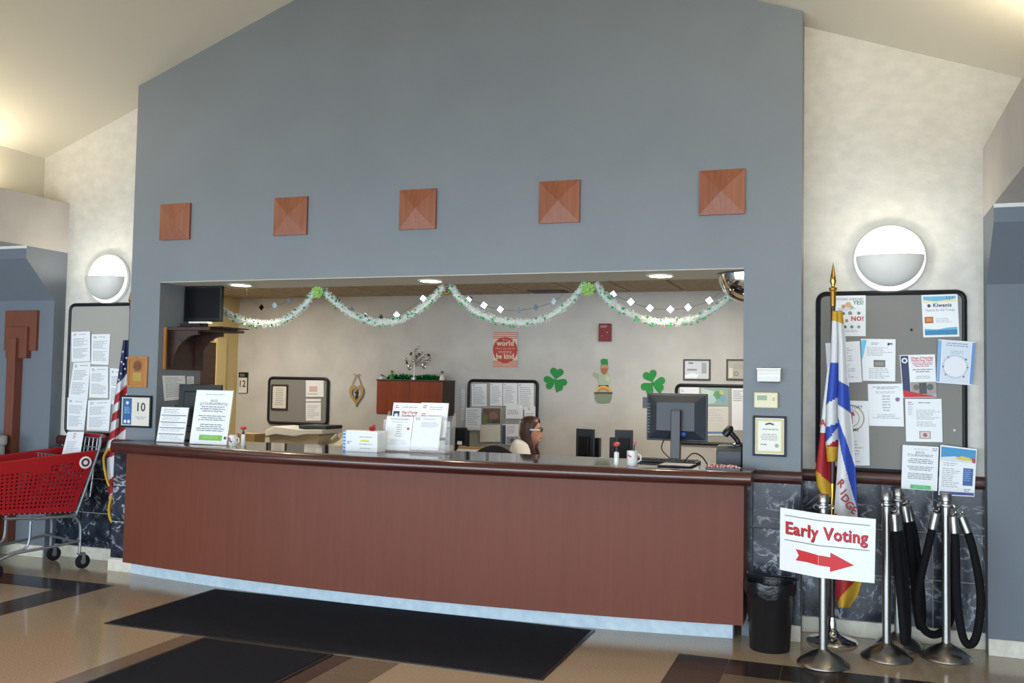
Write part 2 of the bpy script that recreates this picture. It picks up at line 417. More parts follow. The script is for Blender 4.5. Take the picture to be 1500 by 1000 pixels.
# baseboards, marble wainscot tiles and dark wood rails
def rail(name, x0, x1, y, z0=1.01, z1=1.092, proj=.05, label=''):
    n = 8; zc = (z0+z1)/2; hz = (z1-z0)/2
    prof = [(y, z0)] + [(y-proj*.35-proj*.65*math.cos(-PI/2+PI*i/n), zc+hz*math.sin(-PI/2+PI*i/n)) for i in range(n+1)] + [(y, z1)]
    o = MB().prism(prof, 'x', x0, x1).build(name, 'wood_dark')
    return struct(o, label)
def base(name, x0, x1, y, label, h=.105):
    return struct(MB().box(x0, x1, y-.02, y, 0, h).build(name, 'stone_base', bevel=.004), label)
_mt = {}
def marble_tiles(parent, x0, x1, y, from_right=True, th=.009, z0=.105, z1=1.02):
    xs = []
    x = x1 if from_right else x0
    while (x > x0+.01) if from_right else (x < x1-.01):
        nx = max(x0, x-T) if from_right else min(x1, x+T)
        xs.append((min(x, nx), max(x, nx))); x = nx
    for a, b in xs:
        for k in range(3):
            za = z0+(z1-z0)*k/3; zb = z0+(z1-z0)*(k+1)/3; key = (round(b-a, 3), round(zb-za, 3), th)
            if key not in _mt: o = _mt[key] = MB().box(.0025, b-a-.0025, 0, th, .0025, zb-za-.0025).build('marble_tile', 'marble_dark', parent, bevel=.0015, seg=1)
            else: o = _mt[key].copy(); COL.objects.link(o); o.parent = parent
            o.location = (a, y-th, za)
marble_tiles(wall_right, BR, HR, W)
rail('trim_rail_right', BR, HR, W, label='dark wood rail on the white wall behind the flag stands')
base('baseboard_right', BR, HR, W, 'cream baseboard under the marble tiles behind the flag stands')
marble_tiles(wall_left, HL, -5.87, W, False)
rail('trim_rail_left', HL, -5.87, W, label='dark wood rail on the white wall behind the shopping cart')
base('baseboard_left', HL, -5.87, W, 'cream baseboard under the marble tiles behind the shopping cart')
marble_tiles(wall_bay, OR+.02, BR+.005, D, True, .02)
rail('trim_rail_pillar', -.58, BR+.01, D, label='short dark wood rail on the grey pillar beside the counter')
base('baseboard_pillar', -.6, BR+.005, D-.01, 'short cream baseboard on the grey pillar beside the counter')
# thicker marble clad plinth at the left end of the bay
pl = MB().box(-5.86, -5.55, 6.385, 6.419, .1, 1.02).build('wall_plinth', 'stone_base'); struct(pl, 'marble clad plinth under the left end of the counter')
marble_tiles(pl, -5.86, -5.555, 6.385, True)
struct(MB().box(-5.87, -5.55, 6.365, 6.419, 0, .1).build('baseboard_plinth', 'stone_base'), 'cream baseboard under the marble plinth at the left counter end')
rail('trim_rail_plinth', -5.88, -5.50, 6.415, 1.02, 1.10, .06, 'dark wood rail end on the plinth left of the counter')

# office shell
struct(MB().box(-7.9, 1.2, YB, YB+.1, 0, CZ+.1).build('wall_office_back', 'office_wall'), 'warm grey rear wall of the office behind the counter')
ow = MB(); ow.box(-7.82, -7.72, 6.8, YB, 0, CZ+.1)
struct(ow.build('wall_office_left', 'cream_wall'), 'cream side wall glimpsed beyond the office shelf')
struct(MB().box(1.0, 1.1, 6.8, YB, 0, CZ+.1).build('wall_office_right', 'office_wall'), 'right side wall of the office')
of = MB(); of.box(-7.8, BL, 6.8, DB, 0, CZ+.1); of.box(BR, 1.1, 6.8, DB, 0, CZ+.1)
struct(of.build('wall_office_front', 'office_wall'), 'office side of the lobby wall')
oc = struct(MB().box(-7.9, 1.2, DB, YB, CZ+.02, CZ+.08).build('ceiling_office', 'grid_dark'), 'dim suspended tile ceiling over the office')
TW, TH = .6, 1.2
tile0 = None; troff = []
for j in range(3):
    for i in range(15):
        x = -7.835+.61*i; y = YB-1.22*(j+1)
        if j == 1 and i in (1, 10): troff.append((x, y)); continue
        if y < DB-.2: pass
        if tile0 is None: o = tile0 = MB().box(.012, TW, .012, TH, CZ, CZ+.02).build('ceiling_tile', 'tile_ceiling', oc, bevel=.004, seg=1)
        else: o = tile0.copy(); COL.objects.link(o)
        o.location = (x, y+.0, 0)
vt = thing('ceiling_vent', 'dark slatted air vent in the office ceiling above the alarm box', 'vent', (-3.27, 10.32, CZ))
MB().box(-.22, .22, -.16, .16, -.006, -.001).build('backing', 'grid_dark', vt)
for k in range(7): MB().box(-.2, .2, -.145+k*.043, -.125+k*.043, -.012, -.006).build('slat', 'wood_brown', vt)
# dark door on the office side wall
d = MB().box(-7.72, -7.675, 8.95, 10.08, 0, 2.1).build('door_1', 'wood_brown', bevel=.006)
struct(d, 'dark brown door in the cream side wall of the office')
MB().ball((-7.64, 9.05, 1.0), .03).tube([(-7.68, 9.05, 1.0), (-7.64, 9.05, 1.0)], .012).build('door_handle', 'brass', d)
struct(MB().box(-7.72, -7.66, 10.08, 10.28, 0, 2.16).build('trim_door_casing', 'cream_wall', bevel=.004), 'cream door casing beside the dark office door')

# recessed downlights in the soffit of the opening
for px, lab in ((349, 'recessed downlight in the soffit nearest the television'), (633, 'recessed downlight in the middle of the soffit'), (968, 'recessed downlight in the soffit nearest the domed mirror')):
    q = atZ(px, {349: 415, 633: 410, 968: 402}[px], OZ)
    t = thing('downlight', lab, 'light', (q.x, 6.69, OZ-.006), group='downlights in the soffit')
    MB().lathe([(.105, -.001), (.105, -.008), (.085, -.010), (.083, .0)], 28).build('trim_ring', 'trim_white', t)
    MB().lathe([(.082, -.0045), (.04, -.004), (.001, -.004)], 24).build('lamp', 'down_glow', t)
    l = bpy.data.lights.new('downlight_beam', 'SPOT'); l.energy = 30; l.color = (1, .82, .6); l.spot_size = 2.0; l.shadow_soft_size = .07
    lo = bpy.data.objects.new('downlight_beam', l); COL.objects.link(lo); lo.parent = t; lo.location = (0, 0, -.03)
for k, (x, y) in enumerate(troff):
    t = thing('ceiling_light_panel', 'fluorescent panel in the office ceiling near the %s' % ('television' if k == 0 else 'domed mirror'), 'light', (x+.305, y+.61, CZ), group='office ceiling panels')
    MB().box(-.3, -.28, -.6, .6, -.004, .02).box(.28, .3, -.6, .6, -.004, .02).box(-.28, .28, -.6, -.58, -.004, .02).box(-.28, .28, .58, .6, -.004, .02).build('frame', 'trim_white', t)
    MB().box(-.28, .28, -.58, .58, .002, .018).build('diffuser', 'troffer_glow', t)
    l = bpy.data.lights.new('panel_light', 'AREA'); l.shape = 'RECTANGLE'; l.size = .55; l.size_y = 1.15; l.energy = 50; l.color = (1, .94, .82)
    lo = bpy.data.objects.new('panel_light', l); COL.objects.link(lo); lo.parent = t; lo.location = (0, 0, -.01)

# ================================================================== RECEPTION COUNTER
CX = -3.05
def arc(x, y0, k=.036): return y0 + k*(x-CX)**2
XA, XB = -5.55, -.62
def strip_arc(y0, x0, x1, z0, z1, th, m, name, parent, n=40):
    mb = MB(); vs = []; 
    for i in range(n+1):
        x = x0+(x1-x0)*i/n; y = arc(x, y0); vs += [(x, y, z0), (x, y, z1), (x, y+th, z0), (x, y+th, z1)]
    fs = []
    for i in range(n):
        a = 4*i; b = a+4; fs += [(a, b, b+1, a+1), (a+2, a+3, b+3, b+2), (a, a+2, b+2, b), (a+1, b+1, b+3, a+3)]
    fs += [(0, 1, 3, 2), (4*n, 4*n+2, 4*n+3, 4*n+1)]
    return mb.add(vs, fs, 0, False).build(name, m, parent)
ct = thing('reception_counter', 'long bowed reception counter with reddish wood front and dark rail', 'counter', (0, 0, 0))
CT = 1.10
strip_arc(5.955, XA, XB, .125, 1.005, .03, 'wood_panel', 'front_panel', ct)
strip_arc(5.97, XA, XB, 1.0, 1.03, .03, 'reveal_grey', 'reveal_strip', ct)
strip_arc(6.12, -5.62, -.70, 0, .13, .05, 'kick_stone', 'kick_base', ct)
# end return at the right
MB().box(XB-.03, XB, arc(XB, 5.985), D, .125, 1.005).build('end_panel', 'wood_panel', ct)
MB().box(-.735, -.70, arc(-.70, 6.17), D, 0, .13).build('kick_return', 'kick_stone', ct)
# bull-nosed dark wood rail along the front edge
mb = MB(); n = 48; prof = []
for i in range(11):
    a = -PI/2+PI*i/10; prof.append((-.03-.04*math.cos(a)*1.0, 1.06+.043*math.sin(a)))
prof = [(.07, 1.018)] + prof + [(.07, 1.103)]
vs = []; xa, xb = -5.60, -.565
for i in range(n+1):
    x = xa+(xb-xa)*i/n; y = arc(x, 5.885)
    vs += [(x, y+p[0], p[1]) for p in prof]
k = len(prof); fs = [(i*k+j, i*k+(j+1) % k, (i+1)*k+(j+1) % k, (i+1)*k+j) for i in range(n) for j in range(k)] + [list(range(k)), [n*k+j for j in range(k)]]
mb.add(vs, fs, 0, True).build('edge_rail', 'wood_dark', ct)
# polished dark top
pts = [(xa+(xb-xa)*i/n, arc(xa+(xb-xa)*i/n, 5.95)) for i in range(n+1)]
pts += [(xb, D-.001), (OR-.002, D-.001), (OR-.002, 6.78), (OL+.002, 6.78), (OL+.002, D-.001), (xa, D-.001)]
MB().prism(pts, 'z', 1.06, 1.1).build('counter_top', 'counter_top', ct)
MB().box(OL+.03, OR-.03, 6.70, 6.74, 0, 1.06).build('rear_panel', 'wood_brown', ct)
# ================================================================== LOBBY THINGS
# five pyramid plaques on the bay wall
for k, px in enumerate(((258, 325), (427, 317), (613, 307), (820, 296), (1058, 282))):
    q = atY(*px, D); h = .153
    names = ('leftmost of five', 'second from left of five', 'middle one of five', 'fourth from left of five', 'rightmost of five')
    mb = MB(); mb.box(-h, h, -.02, 0, -h, h)
    mb.add([(-h, -.02, -h), (h, -.02, -h), (h, -.02, h), (-h, -.02, h), (0, -.062, 0)], [(0, 1, 4), (1, 2, 4), (2, 3, 4), (3, 0, 4), (3, 2, 1, 0)])
    o = mb.build('wall_plaque', 'wood_orange', loc=(q.x, D, q.z)); tag(o, 'square pyramid faced wooden wall plaque, %s' % names[k], 'plaque', 'wooden plaques across the grey wall')

# half-bowl wall sconces
def sconce(loc, label):
    t = thing('wall_sconce', label, 'lamp', loc, group='round wall sconces')
    MB().lathe([(.228, 0), (.232, .012), (.222, .026), (.001, .03)], 48, R=Matrix.Rotation(PI/2, 3, 'X')).build('back_disc', 'sconce_white', t)
    mb = MB(); nu, nv = 24, 10; vs = []
    for s in (1, .965):
        for i in range(nv+1):
            tt = -PI/2+PI/2*i/nv
            for j in range(nu+1):
                a = PI*j/nu; vs.append((.212*s*math.cos(tt)*math.cos(a), -.045-.13*s*math.cos(tt)*math.sin(a), .015+.205*s*math.sin(tt)))
    N = (nu+1)*(nv+1); fs = []
    for s in (0, 1):
        for i in range(nv):
            for j in range(nu): q = s*N+i*(nu+1)+j; fs.append((q, q+1, q+nu+2, q+nu+1))
    for j in range(nu): q = nv*(nu+1)+j; fs.append((q, q+1, N+q+1, N+q))
    mb.add(vs, fs, 0, True).build('bowl', 'sconce_white', t)
    nu2 = 24; dv = [(.215*math.cos(PI*j/nu2)*k_, -.032-.035*(1-k_*k_), .018+.198*math.sin(PI*j/nu2)*k_) for k_ in (0, .4, .7, .9, 1) for j in range(nu2+1)]
    MB().add(dv, [(i*(nu2+1)+j, i*(nu2+1)+j+1, (i+1)*(nu2+1)+j+1, (i+1)*(nu2+1)+j) for i in range(4) for j in range(nu2)], 0, True).build('diffuser', 'diffuser_glow', t)
    l = bpy.data.lights.new('sconce_light', 'POINT'); l.energy = 7; l.color = (1, .93, .8); l.shadow_soft_size = .04
    lo = bpy.data.objects.new('sconce_light', l); COL.objects.link(lo); lo.parent = t; lo.location = (0, -.10, .03)
sconce((.265, W, 2.51), 'round half bowl sconce on white wall above the flyer covered board')
sconce((-6.28, W, 2.51), 'round half bowl sconce on white wall partly behind the grey bay')

# bulletin boards
def board(label, x0, x1, z0, z1, Y, felt='felt_grey', fr=.017, grp='bulletin boards'):
    t = thing('bulletin_board', label, 'bulletin board', ((x0+x1)/2, Y, z0), group=grp); w = (x1-x0)/2; h = z1-z0; r = .05
    MB().box(-w+.01, w-.01, -.02, 0, .01, h-.01).build('felt_panel', felt, t)
    path = []
    for cx, cz, a0 in ((w-r, h-r, 0), (-w+r, h-r, PI/2), (-w+r, r, PI), (w-r, r, 1.5*PI)):
        for i in range(6): a = a0+PI/2*i/5; path.append((cx+r*math.cos(a), -.016, cz+r*math.sin(a)))
    MB().tube(path, fr, 8, closed=True).build('frame', 'frame_black', t)
    return t
board('tall grey felt bulletin board with black frame under the right sconce', -.185, .715, 1.10, 2.28, W)
board('grey felt bulletin board covered by white notices behind the striped flag', -6.70, -5.88, 1.115, 2.28, W, 'felt_light')

def c6(*p): return [(1080+x*.32, 400+y*.32) for x, y in p]
YP = W-.024
G = 'flyers on the right bulletin board'
TX = '7a7e86'; TXL = 'abafb6'; NAVY = '2c3a66'; RED = 'c01f2c'
wall_sheet('flyer', 'recycling flyer with green YES and red NO behind spear tip', 'flyer', c6((430, 97), (588, 97), (588, 288), (430, 288)), YP-.001,
  [('t', 'RECYCLING GUIDELINES', .5, .14, .055, '6a5a5a', .01, .86), ('t', 'YES!', .78, .24, .085, '1e7a4a', .03), ('t', 'NO!', .76, .63, .10, RED, .04),
   ('c', .5, .25, .09, 'd8a97a'), ('c', .36, .29, .06, 'c98a6a'), ('c', .6, .31, .05, '9fb0a0'), ('c', .35, .46, .05, '4f5f8a'), ('c', .55, .45, .06, '8a8a8a'), ('c', .8, .45, .05, '5a8a6a'),
   ('c', .45, .63, .05, '9a8a7a'), ('c', .3, .68, .04, '6a6a6a'), ('c', .4, .78, .05, '555555'), ('c', .6, .78, .05, '777777'), ('c', .8, .78, .05, '999999'), ('b', .2, .33, .9, .4, 2, TXL), ('b', .2, .85, .9, .92, 2, TXL)], group=G)
wall_sheet('flyer', 'blue banded white flyer pinned in the top right corner of the board', 'flyer', c6((842, 100), (1008, 95), (1017, 290), (852, 294)), YP-.001,
  [('r', .05, .04, .95, .16, '6fb4d6'), ('p', [(.05, .12), (.4, .16), (.95, .1), (.95, .18), (.05, .2)], 'e6dcae'), ('r', .05, .82, .95, .95, '2f7fb0'), ('p', [(.05, .8), (.4, .82), (.7, .78), (.95, .77), (.95, .83), (.05, .84)], '69aecb'),
   ('c', .2, .26, .05, '35445e'), ('t', 'Kiwanis', .57, .29, .085, '35445e', .03, .6), ('t', 'Peanuts for the Troops', .5, .39, .06, '6f7f95', 0, .8), ('r', .06, .52, .3, .67, 'b4632c'), ('r', .1, .55, .26, .63, 'd08a4a'), ('b', .38, .56, .9, .68, 3, 'b8bcc6'), ('t', '\\ | /', .78, .12, .07, '2f5f6f', .02)], group=G)
wall_sheet('flyer', 'plain typed notice partly hidden behind the white and blue flag', 'flyer', c6((403, 320), (560, 310), (572, 498), (415, 505)), YP-.001,
  [('b', .2, .15, .85, .5, 7, TXL), ('b', .2, .56, .85, .9, 7, TXL)], group=G)
wall_sheet('flyer', 'notice with light blue corner, photo and small table in mid board', 'flyer', c6((565, 300), (725, 302), (723, 495), (575, 492)), YP-.003,
  [('p', [(0, .03), (.17, .03), (.06, .4), (0, .5)], '6cc0e6'), ('b', 0.3, 0.09, 0.54, 0.16, 2, '7f8fa0'), ('p', [(.76, .14), (.78, .08), (.84, .1), (.9, .09), (.92, .16), (.88, .12), (.82, .14), (.79, .16)], '3a3a3f'), ('b', .16, .2, .9, .42, 6, TXL), ('r', .35, .5, .7, .67, '6f6c66'), ('r', .4, .55, .66, .63, '8d8a80'),
   ('b', .2, .7, .85, .96, 6, 'a9adb6'), ('r', .34, .7, .355, .96, 'e9ebee'), ('r', .5, .7, .515, .96, 'e9ebee'), ('r', .66, .7, .675, .96, 'e9ebee')], group=G)
wall_sheet('flyer', 'recycling day flyer with navy stripe, red swoosh and drum photo', 'flyer', c6((743, 375), (905, 371), (913, 567), (758, 570)), YP-.003,
  [('r', .02, .02, .24, .86, '27325c'), ('o', .13, .13, .085, .045, 'e6e8ee'), ('t', 'Village of Norridge', .63, .10, .055, RED, .02, .64), ('t', 'Recycling Days', .63, .16, .06, RED, .02, .6), ('b', .32, .19, .95, .3, 3, 'b03a44', 1), ('b', .34, .34, .92, .44, 2, TX, 1), ('b', .34, .5, .92, .58, 2, TXL, 1),
   ('r', .25, .64, 1, .95, '9a948e'), ('c', .42, .76, .09, '6a6560'), ('r', .5, .66, .72, .92, '4a4648'), ('c', .82, .76, .1, '5a5a62'), ('p', [(.02, .82), (.25, .86), (.6, .93), (1, .97), (1, .99), (.02, .99)], RED)], group=G)
wall_sheet('flyer', 'pale blue flyer with round white badge overlapping the board frame', 'flyer', c6((920, 302), (1090, 315), (1075, 513), (910, 500)), YP-.018,
  [('r', .0, .02, .1, .98, '7fa6d4'), ('r', .92, .02, 1, .98, '5f8fcc'), ('r', .12, .02, .9, .98, 'd0d8e4'), ('b', .2, .06, .85, .16, 2, '7f92b0', 1), ('c', .5, .6, .36, 'b9c6d6'), ('c', .5, .6, .31, 'e2e2e8'), ('b', .3, .24, .75, .32, 2, '9fb0c6', 1),
   ('c', .17, .62, .03, '5a86c0'), ('c', .25, .8, .03, 'c08a5a'), ('c', .78, .42, .03, '4a6a9a'), ('c', .84, .6, .03, '5a9a6a'), ('c', .75, .82, .03, 'b05a5a'), ('c', .3, .4, .025, '5a6a8a')], group=G)
wall_sheet('flyer', 'centred text notice with small red and blue badge in mid board', 'flyer', c6((597, 507), (757, 505), (763, 702), (604, 698)), YP-.005,
  [('b', .12, .07, .9, .14, 2, TX, 1), ('b', .15, .18, .85, .24, 2, TXL, 1), ('b', .38, .28, .65, .68, 6, TXL, 1), ('c', .84, .37, .065, 'b0505e'), ('c', .84, .37, .045, '5a7ab0'), ('b', .1, .72, .9, .84, 3, TXL, 1)], group=G)
wall_sheet('flyer', 'letter with red letterhead and small framed picture at its foot', 'flyer', c6((768, 575), (935, 575), (940, 773), (773, 770)), YP-.003,
  [('b', 0.08, 0.07, 0.26, 0.154, 2, 'b04a5c'), ('b', .36, .08, .85, .13, 1, TX), ('b', .3, .26, .95, .5, 7, TXL), ('b', .3, .53, .95, .66, 4, TXL), ('r', .37, .75, .68, .93, '9a8a90'), ('r', .4, .77, .65, .91, 'd8c8c8'), ('c', .53, .84, .06, 'a05a5a'), ('b', .07, .16, .22, .4, 6, 'b9bcc6')], group=G)
wall_sheet('flyer', 'history poster with round tan seal and red letters behind flag', 'flyer', c6((395, 580), (600, 585), (606, 880), (405, 880)), YP-.001,
  [('o', .58, .27, .33, .3, 'b0a070'), ('o', .58, .27, .22, .2, 'b0a070'), ('p', [(.5, .17), (.66, .17), (.7, .23), (.64, .23), (.64, .36), (.53, .36), (.53, .23), (.48, .23)], 'b03a44'), ('t', 'STORY', .72, .12, .045, '5a5448', .02, .3), ('t', 'TIME', .66, .47, .045, '5a5448', .02, .25), ('b', .35, .62, .95, .86, 5, 'c9b8bc'), ('b', .35, .93, .95, .97, 1, 'a9b4cc')], group=G)
BAGS = [('t', 'BAGS', .5, .18, .055, '4a5262', .0), ('t', 'TOURNAMENT', .5, .25, .06, '4a5262', .0, .72), ('b', .2, .07, .85, .1, 1, TXL, 1), ('b', .12, .30, .9, .42, 3, '70767f', 1), ('b', .12, .47, .9, .58, 3, '70767f', 1), ('b', .12, .63, .9, .78, 4, '70767f', 1), ('o', .5, .5, .0, .0, TXL)]
wall_sheet('flyer', 'tournament flyer with green bar hanging below the right board', 'flyer', c6((757, 785), (922, 795), (915, 997), (750, 985)), W-.065,
  BAGS[:-1] + [('r', .25, .89, .82, .985, '59b878'), ('b', .3, .91, .78, .97, 2, '7fd09a', 1), ('b', 0.83, 0.04, 1.01, 0.124, 2, TX)], group=G)
wall_sheet('flyer', 'blue topped flyer with navy side box hanging below board corner', 'flyer', c6((930, 785), (1097, 805), (1085, 1023), (920, 1015)), W-.066,
  [('r', .03, .03, .98, .3, '3a8fc0'), ('p', [(.03, .24), (.4, .2), (.98, .26), (.98, .31), (.03, .31)], 'cfd8e4'), ('p', [(.4, .24), (.6, .18), (.8, .2), (.95, .26), (.6, .27)], 'd8c050'), ('p', [(.86, .2), (.98, .2), (.98, .3), (.9, .3)], 'b0405a'), ('b', .1, .34, .5, .42, 2, TXL), ('b', .08, .45, .58, .85, 10, TXL), ('r', .66, .42, .93, .78, '2f5a9a'), ('b', .69, .45, .9, .7, 6, '7f9fcc'), ('r', .03, .92, .98, .98, '3a4a8a'), ('b', 0.71, 0.85, 0.89, 0.92, 2, '3a4a8a')], group=G)
# tack
for k, (px, py) in enumerate(((1398, 630), (1335, 483))):
    q = atY(px, py, W-.02); o = MB().lathe([(.004, 0), (.004, .006), (.008, .008), (.001, .012)], 10, R=Matrix.Rotation(PI/2, 3, 'X')).build('push_pin', 'white_plastic' if k == 0 else 'black_plastic', loc=(q.x, W-.02, q.z))
    tag(o, ('white' if k == 0 else 'black')+' push pin in the grey felt of the right board', 'pin', 'push pins')

def c4_(*p): return [(x*.44, 420+y*.44) for x, y in p]
GL = 'white notices on the left bulletin board'
LP = [('upper left notice, left of another at the same height', ((238, 150), (300, 148), (300, 248), (238, 250)), 0),
      ('upper notice just right of the topmost left one', ((305, 158), (367, 157), (361, 260), (303, 257)), .002),
      ('crooked middle notice nearest the board frame', ((245, 252), (302, 250), (291, 375), (228, 370)), .004),
      ('middle notice beside the crooked one', ((300, 265), (360, 265), (360, 370), (297, 368)), .006),
      ('lower left notice above the cart basket', ((225, 368), (290, 375), (280, 478), (222, 475)), .008),
      ('lower notice nearest the striped flag', ((293, 378), (370, 375), (362, 480), (288, 478)), .009),
      ('notice half hidden behind the striped flag', ((366, 270), (420, 275), (415, 395), (364, 390)), .001)]
for lab, cs, dy in LP:
    wall_sheet('notice', lab, 'notice', c4_(*cs), W-.024-dy-.012*(cs[0][0] < 240), [('b', 0.11, 0.07, 0.29, 0.154, 2, '50535a'), ('b', .4, .08, .9, .14, 1, TXL), ('b', .1, .22, .9, .5, 7, 'a2a6ae'), ('b', .1, .56, .9, .9, 8, 'a2a6ae')], group=GL)

# wooden stepped ornament on the left pier
t = thing('wall_ornament', 'brown stepped wooden pilaster ornament on the left grey wall', 'ornament', (-7.14, 6.57, 0))
def ox(a): return a+7.14
MB().box(ox(-7.33), ox(-6.95), -.03, 0, 1.855, 2.222).build('back_block', 'wood_pilaster', t, bevel=.002)
MB().box(ox(-7.275), ox(-7.03), -.058, 0, 1.785, 2.07).build('middle_block', 'wood_pilaster', t, bevel=.002)
MB().box(ox(-7.225), ox(-7.125), -.088, 0, .105, 1.965).build('shaft', 'wood_pilaster', t, bevel=.002)

# framed things on the pillars
def framed(name, label, cat, x0, y0, x1, y1, Y, fm, fw, items, inner='paper', depth=.02, group=None, glass=False):
    xm, ym = (x0+x1)/2, (y0+y1)/2
    a = atY(x0, ym, Y).x; b = atY(x1, ym, Y).x; zt = atY(xm, y0, Y).z; zb = atY(xm, y1, Y).z; w = (b-a)/2; h = zt-zb
    t = thing(name, label, cat, ((a+b)/2, Y, zb), group=group)
    MB().box(-w, -w+fw, -depth, 0, 0, h).box(w-fw, w, -depth, 0, 0, h).box(-w+fw, w-fw, -depth, 0, 0, fw).box(-w+fw, w-fw, -depth, 0, h-fw, h).build('frame', fm, t, bevel=.002, seg=1)
    y = -depth*.5
    sheet('picture', None, None, [(-w+fw, y, h-fw), (w-fw, y, h-fw), (w-fw, y, fw), (-w+fw, y, fw)], items, m=inner, parent=t)
    return t
framed('framed_certificate', 'black framed certificate with gold border on the right pillar', 'certificate', 1103, 609, 1152, 668, D, 'frame_black', .014,
  [('r', .03, .03, .97, .97, 'b9a860'), ('r', .05, .045, .95, .955, 'd2c890'), ('r', .11, .09, .89, .91, 'e4e4dc'), ('p', [(.35, .16), (.5, .12), (.65, .16), (.65, .2), (.5, .17), (.35, .2)], '3a3a3a'), ('b', .25, .3, .8, .36, 1, '8a8a80', 1), ('b', .2, .44, .8, .64, 4, '9a9a90', 1), ('b', .2, .72, .45, .78, 1, '5a5a5a'), ('c', .75, .76, .07, 'a0a090')])
framed('framed_certificate', 'black framed certificate with large number 10 on the left pillar', 'certificate', 177, 579, 223, 626, D-.004, 'frame_black', .016,
  [('r', .04, .04, .36, .97, '2f5f96'), ('c', .2, .2, .05, 'c8d4e4'), ('b', .1, .35, .32, .6, 4, '8fb0d4'), ('c', .14, .86, .05, 'd8e0ea'), ('c', .27, .86, .05, 'd8e0ea'), ('t', '10', .7, .48, .30, '3a3a38', .02, .45), ('b', .48, .68, .9, .8, 2, '9a9a90', 1)], 'paper_warm')
t = framed('award_plaque', 'small oak award plaque with brass plate on the left pillar', 'plaque', 188, 522, 217, 567, D, 'plaque_oak', .02, [('r', 0, 0, 1, 1, 'a87038'), ('c', .5, .27, .3, '6a4424'), ('o', .5, .27, .3, .24, '8a5c30')], 'plaque_oak', .018)
MB().box(-.045, .045, -.0125, -.0105, .05, .125).build('plate', 'gold_paper', t)
# metal box and thermostat
q0 = atY(1110, 541, D); q1 = atY(1144, 561, D)
t = thing('wall_dispenser', 'small silver metal box on the right pillar above the thermostat', 'dispenser', ((q0.x+q1.x)/2, D, q1.z)); w = (q1.x-q0.x)/2; h = q0.z-q1.z
MB().box(-w, w, -.05, 0, .008, h).build('housing', 'white_plastic', t, bevel=.004)
MB().box(-w-.003, w+.003, -.055, -.002, h, h+.008).build('lid', 'steel', t)
MB().box(-w+.01, w-.01, -.052, -.05, h*.5, h*.56).build('slot', 'steel_dark', t)
MB().box(-w+.015, w-.01, -.05, -.006, 0, .008).build('foot', 'black_plastic', t)
q0 = atY(1105, 574, D); q1 = atY(1140, 598, D); w = (q1.x-q0.x)/2; h = q0.z-q1.z
t = thing('thermostat', 'cream plastic thermostat with small display on the right pillar', 'thermostat', ((q0.x+q1.x)/2, D, q1.z))
MB().box(-w, w, -.03, 0, 0, h).build('case', 'cream_plastic', t, bevel=.008)
MB().box(-w+.02, w-.07, -.0315, -.03, h*.5, h*.8).build('display', ink('8fa58f'), t)
MB().box(w-.035, w-.02, -.0325, -.03, h*.45, h*.7).build('button', 'beige_plastic', t)

# floor mats
def fmat(label, x0, x1, y0, y1):
    t = thing('floor_mat', label, 'mat', ((x0+x1)/2, (y0+y1)/2, 0), group='black floor mats'); w, d = (x1-x0)/2, (y1-y0)/2
    MB().box(-w+.025, w-.025, -d+.025, d-.025, .001, .009).build('pile', 'mat_black', t)
    MB().box(-w, -w+.027, -d, d, .0005, .006).box(w-.027, w, -d, d, .0005, .006).box(-w+.027, w-.027, -d, -d+.027, .0005, .006).box(-w+.027, w-.027, d-.027, d, .0005, .006).build('rubber_edge', 'black_plastic', t)
fmat('long black floor mat lying in front of the counter', -4.61, -1.575, 4.985, 6.135)
fmat('second black floor mat laid toward the viewer at the long mat edge', -3.80, -2.87, 3.1, 4.962)

# stanchions
def stanchion_proto():
    t = thing('stanchion', '', 'stanchion', (0, 0, 0))
    MB().lathe([(.148, 0), (.151, .006), (.148, .016), (.130, .036), (.10, .058), (.06, .078), (.036, .088), (.03, .096)], 40).build('base', 'steel_dark', t)
    MB().lathe([(.025, .09), (.025, .93)], 24).build('pole', 'steel', t)
    MB().lathe([(.025, .92), (.027, .93), (.027, .955), (.033, .96), (.033, 1.0), (.028, 1.006), (.001, 1.007)], 28).build('cap', 'steel', t)
    MB().lathe([(.026, .93), (.046, .932), (.046, .938), (.026, .94)], 28).build('flange', 'steel', t)
    for k in range(2):
        a = k*PI+.5; c0 = (.045*math.cos(a), .045*math.sin(a), .93)
        MB().tube([(c0[0]+.02*math.cos(b)*math.cos(a), c0[1]+.02*math.cos(b)*math.sin(a), c0[2]+.012*math.sin(b)) for b in [2*PI*i/12 for i in range(12)]], .0035, 6, closed=True).build('ring', 'chrome', t)
    return t
sp = [((-.131, 5.93), 'chrome stanchion carrying the early voting sign'), ((.23, 6.235), 'chrome stanchion with ropes nearest the flag stand'),
      ((.31, 6.53), 'chrome stanchion standing close behind another one by the marble'), ((.575, 6.38), 'rightmost chrome stanchion wrapped with hanging black ropes')]
st0 = stanchion_proto(); sts = []
for k, (p, lab) in enumerate(sp):
    o = st0 if k == 0 else copy_tree(st0); o.location = (p[0], p[1], 0); o.rotation_euler.z = .6*k
    tag(o, lab, 'stanchion', 'chrome queue stanchions'); sts.append(o)
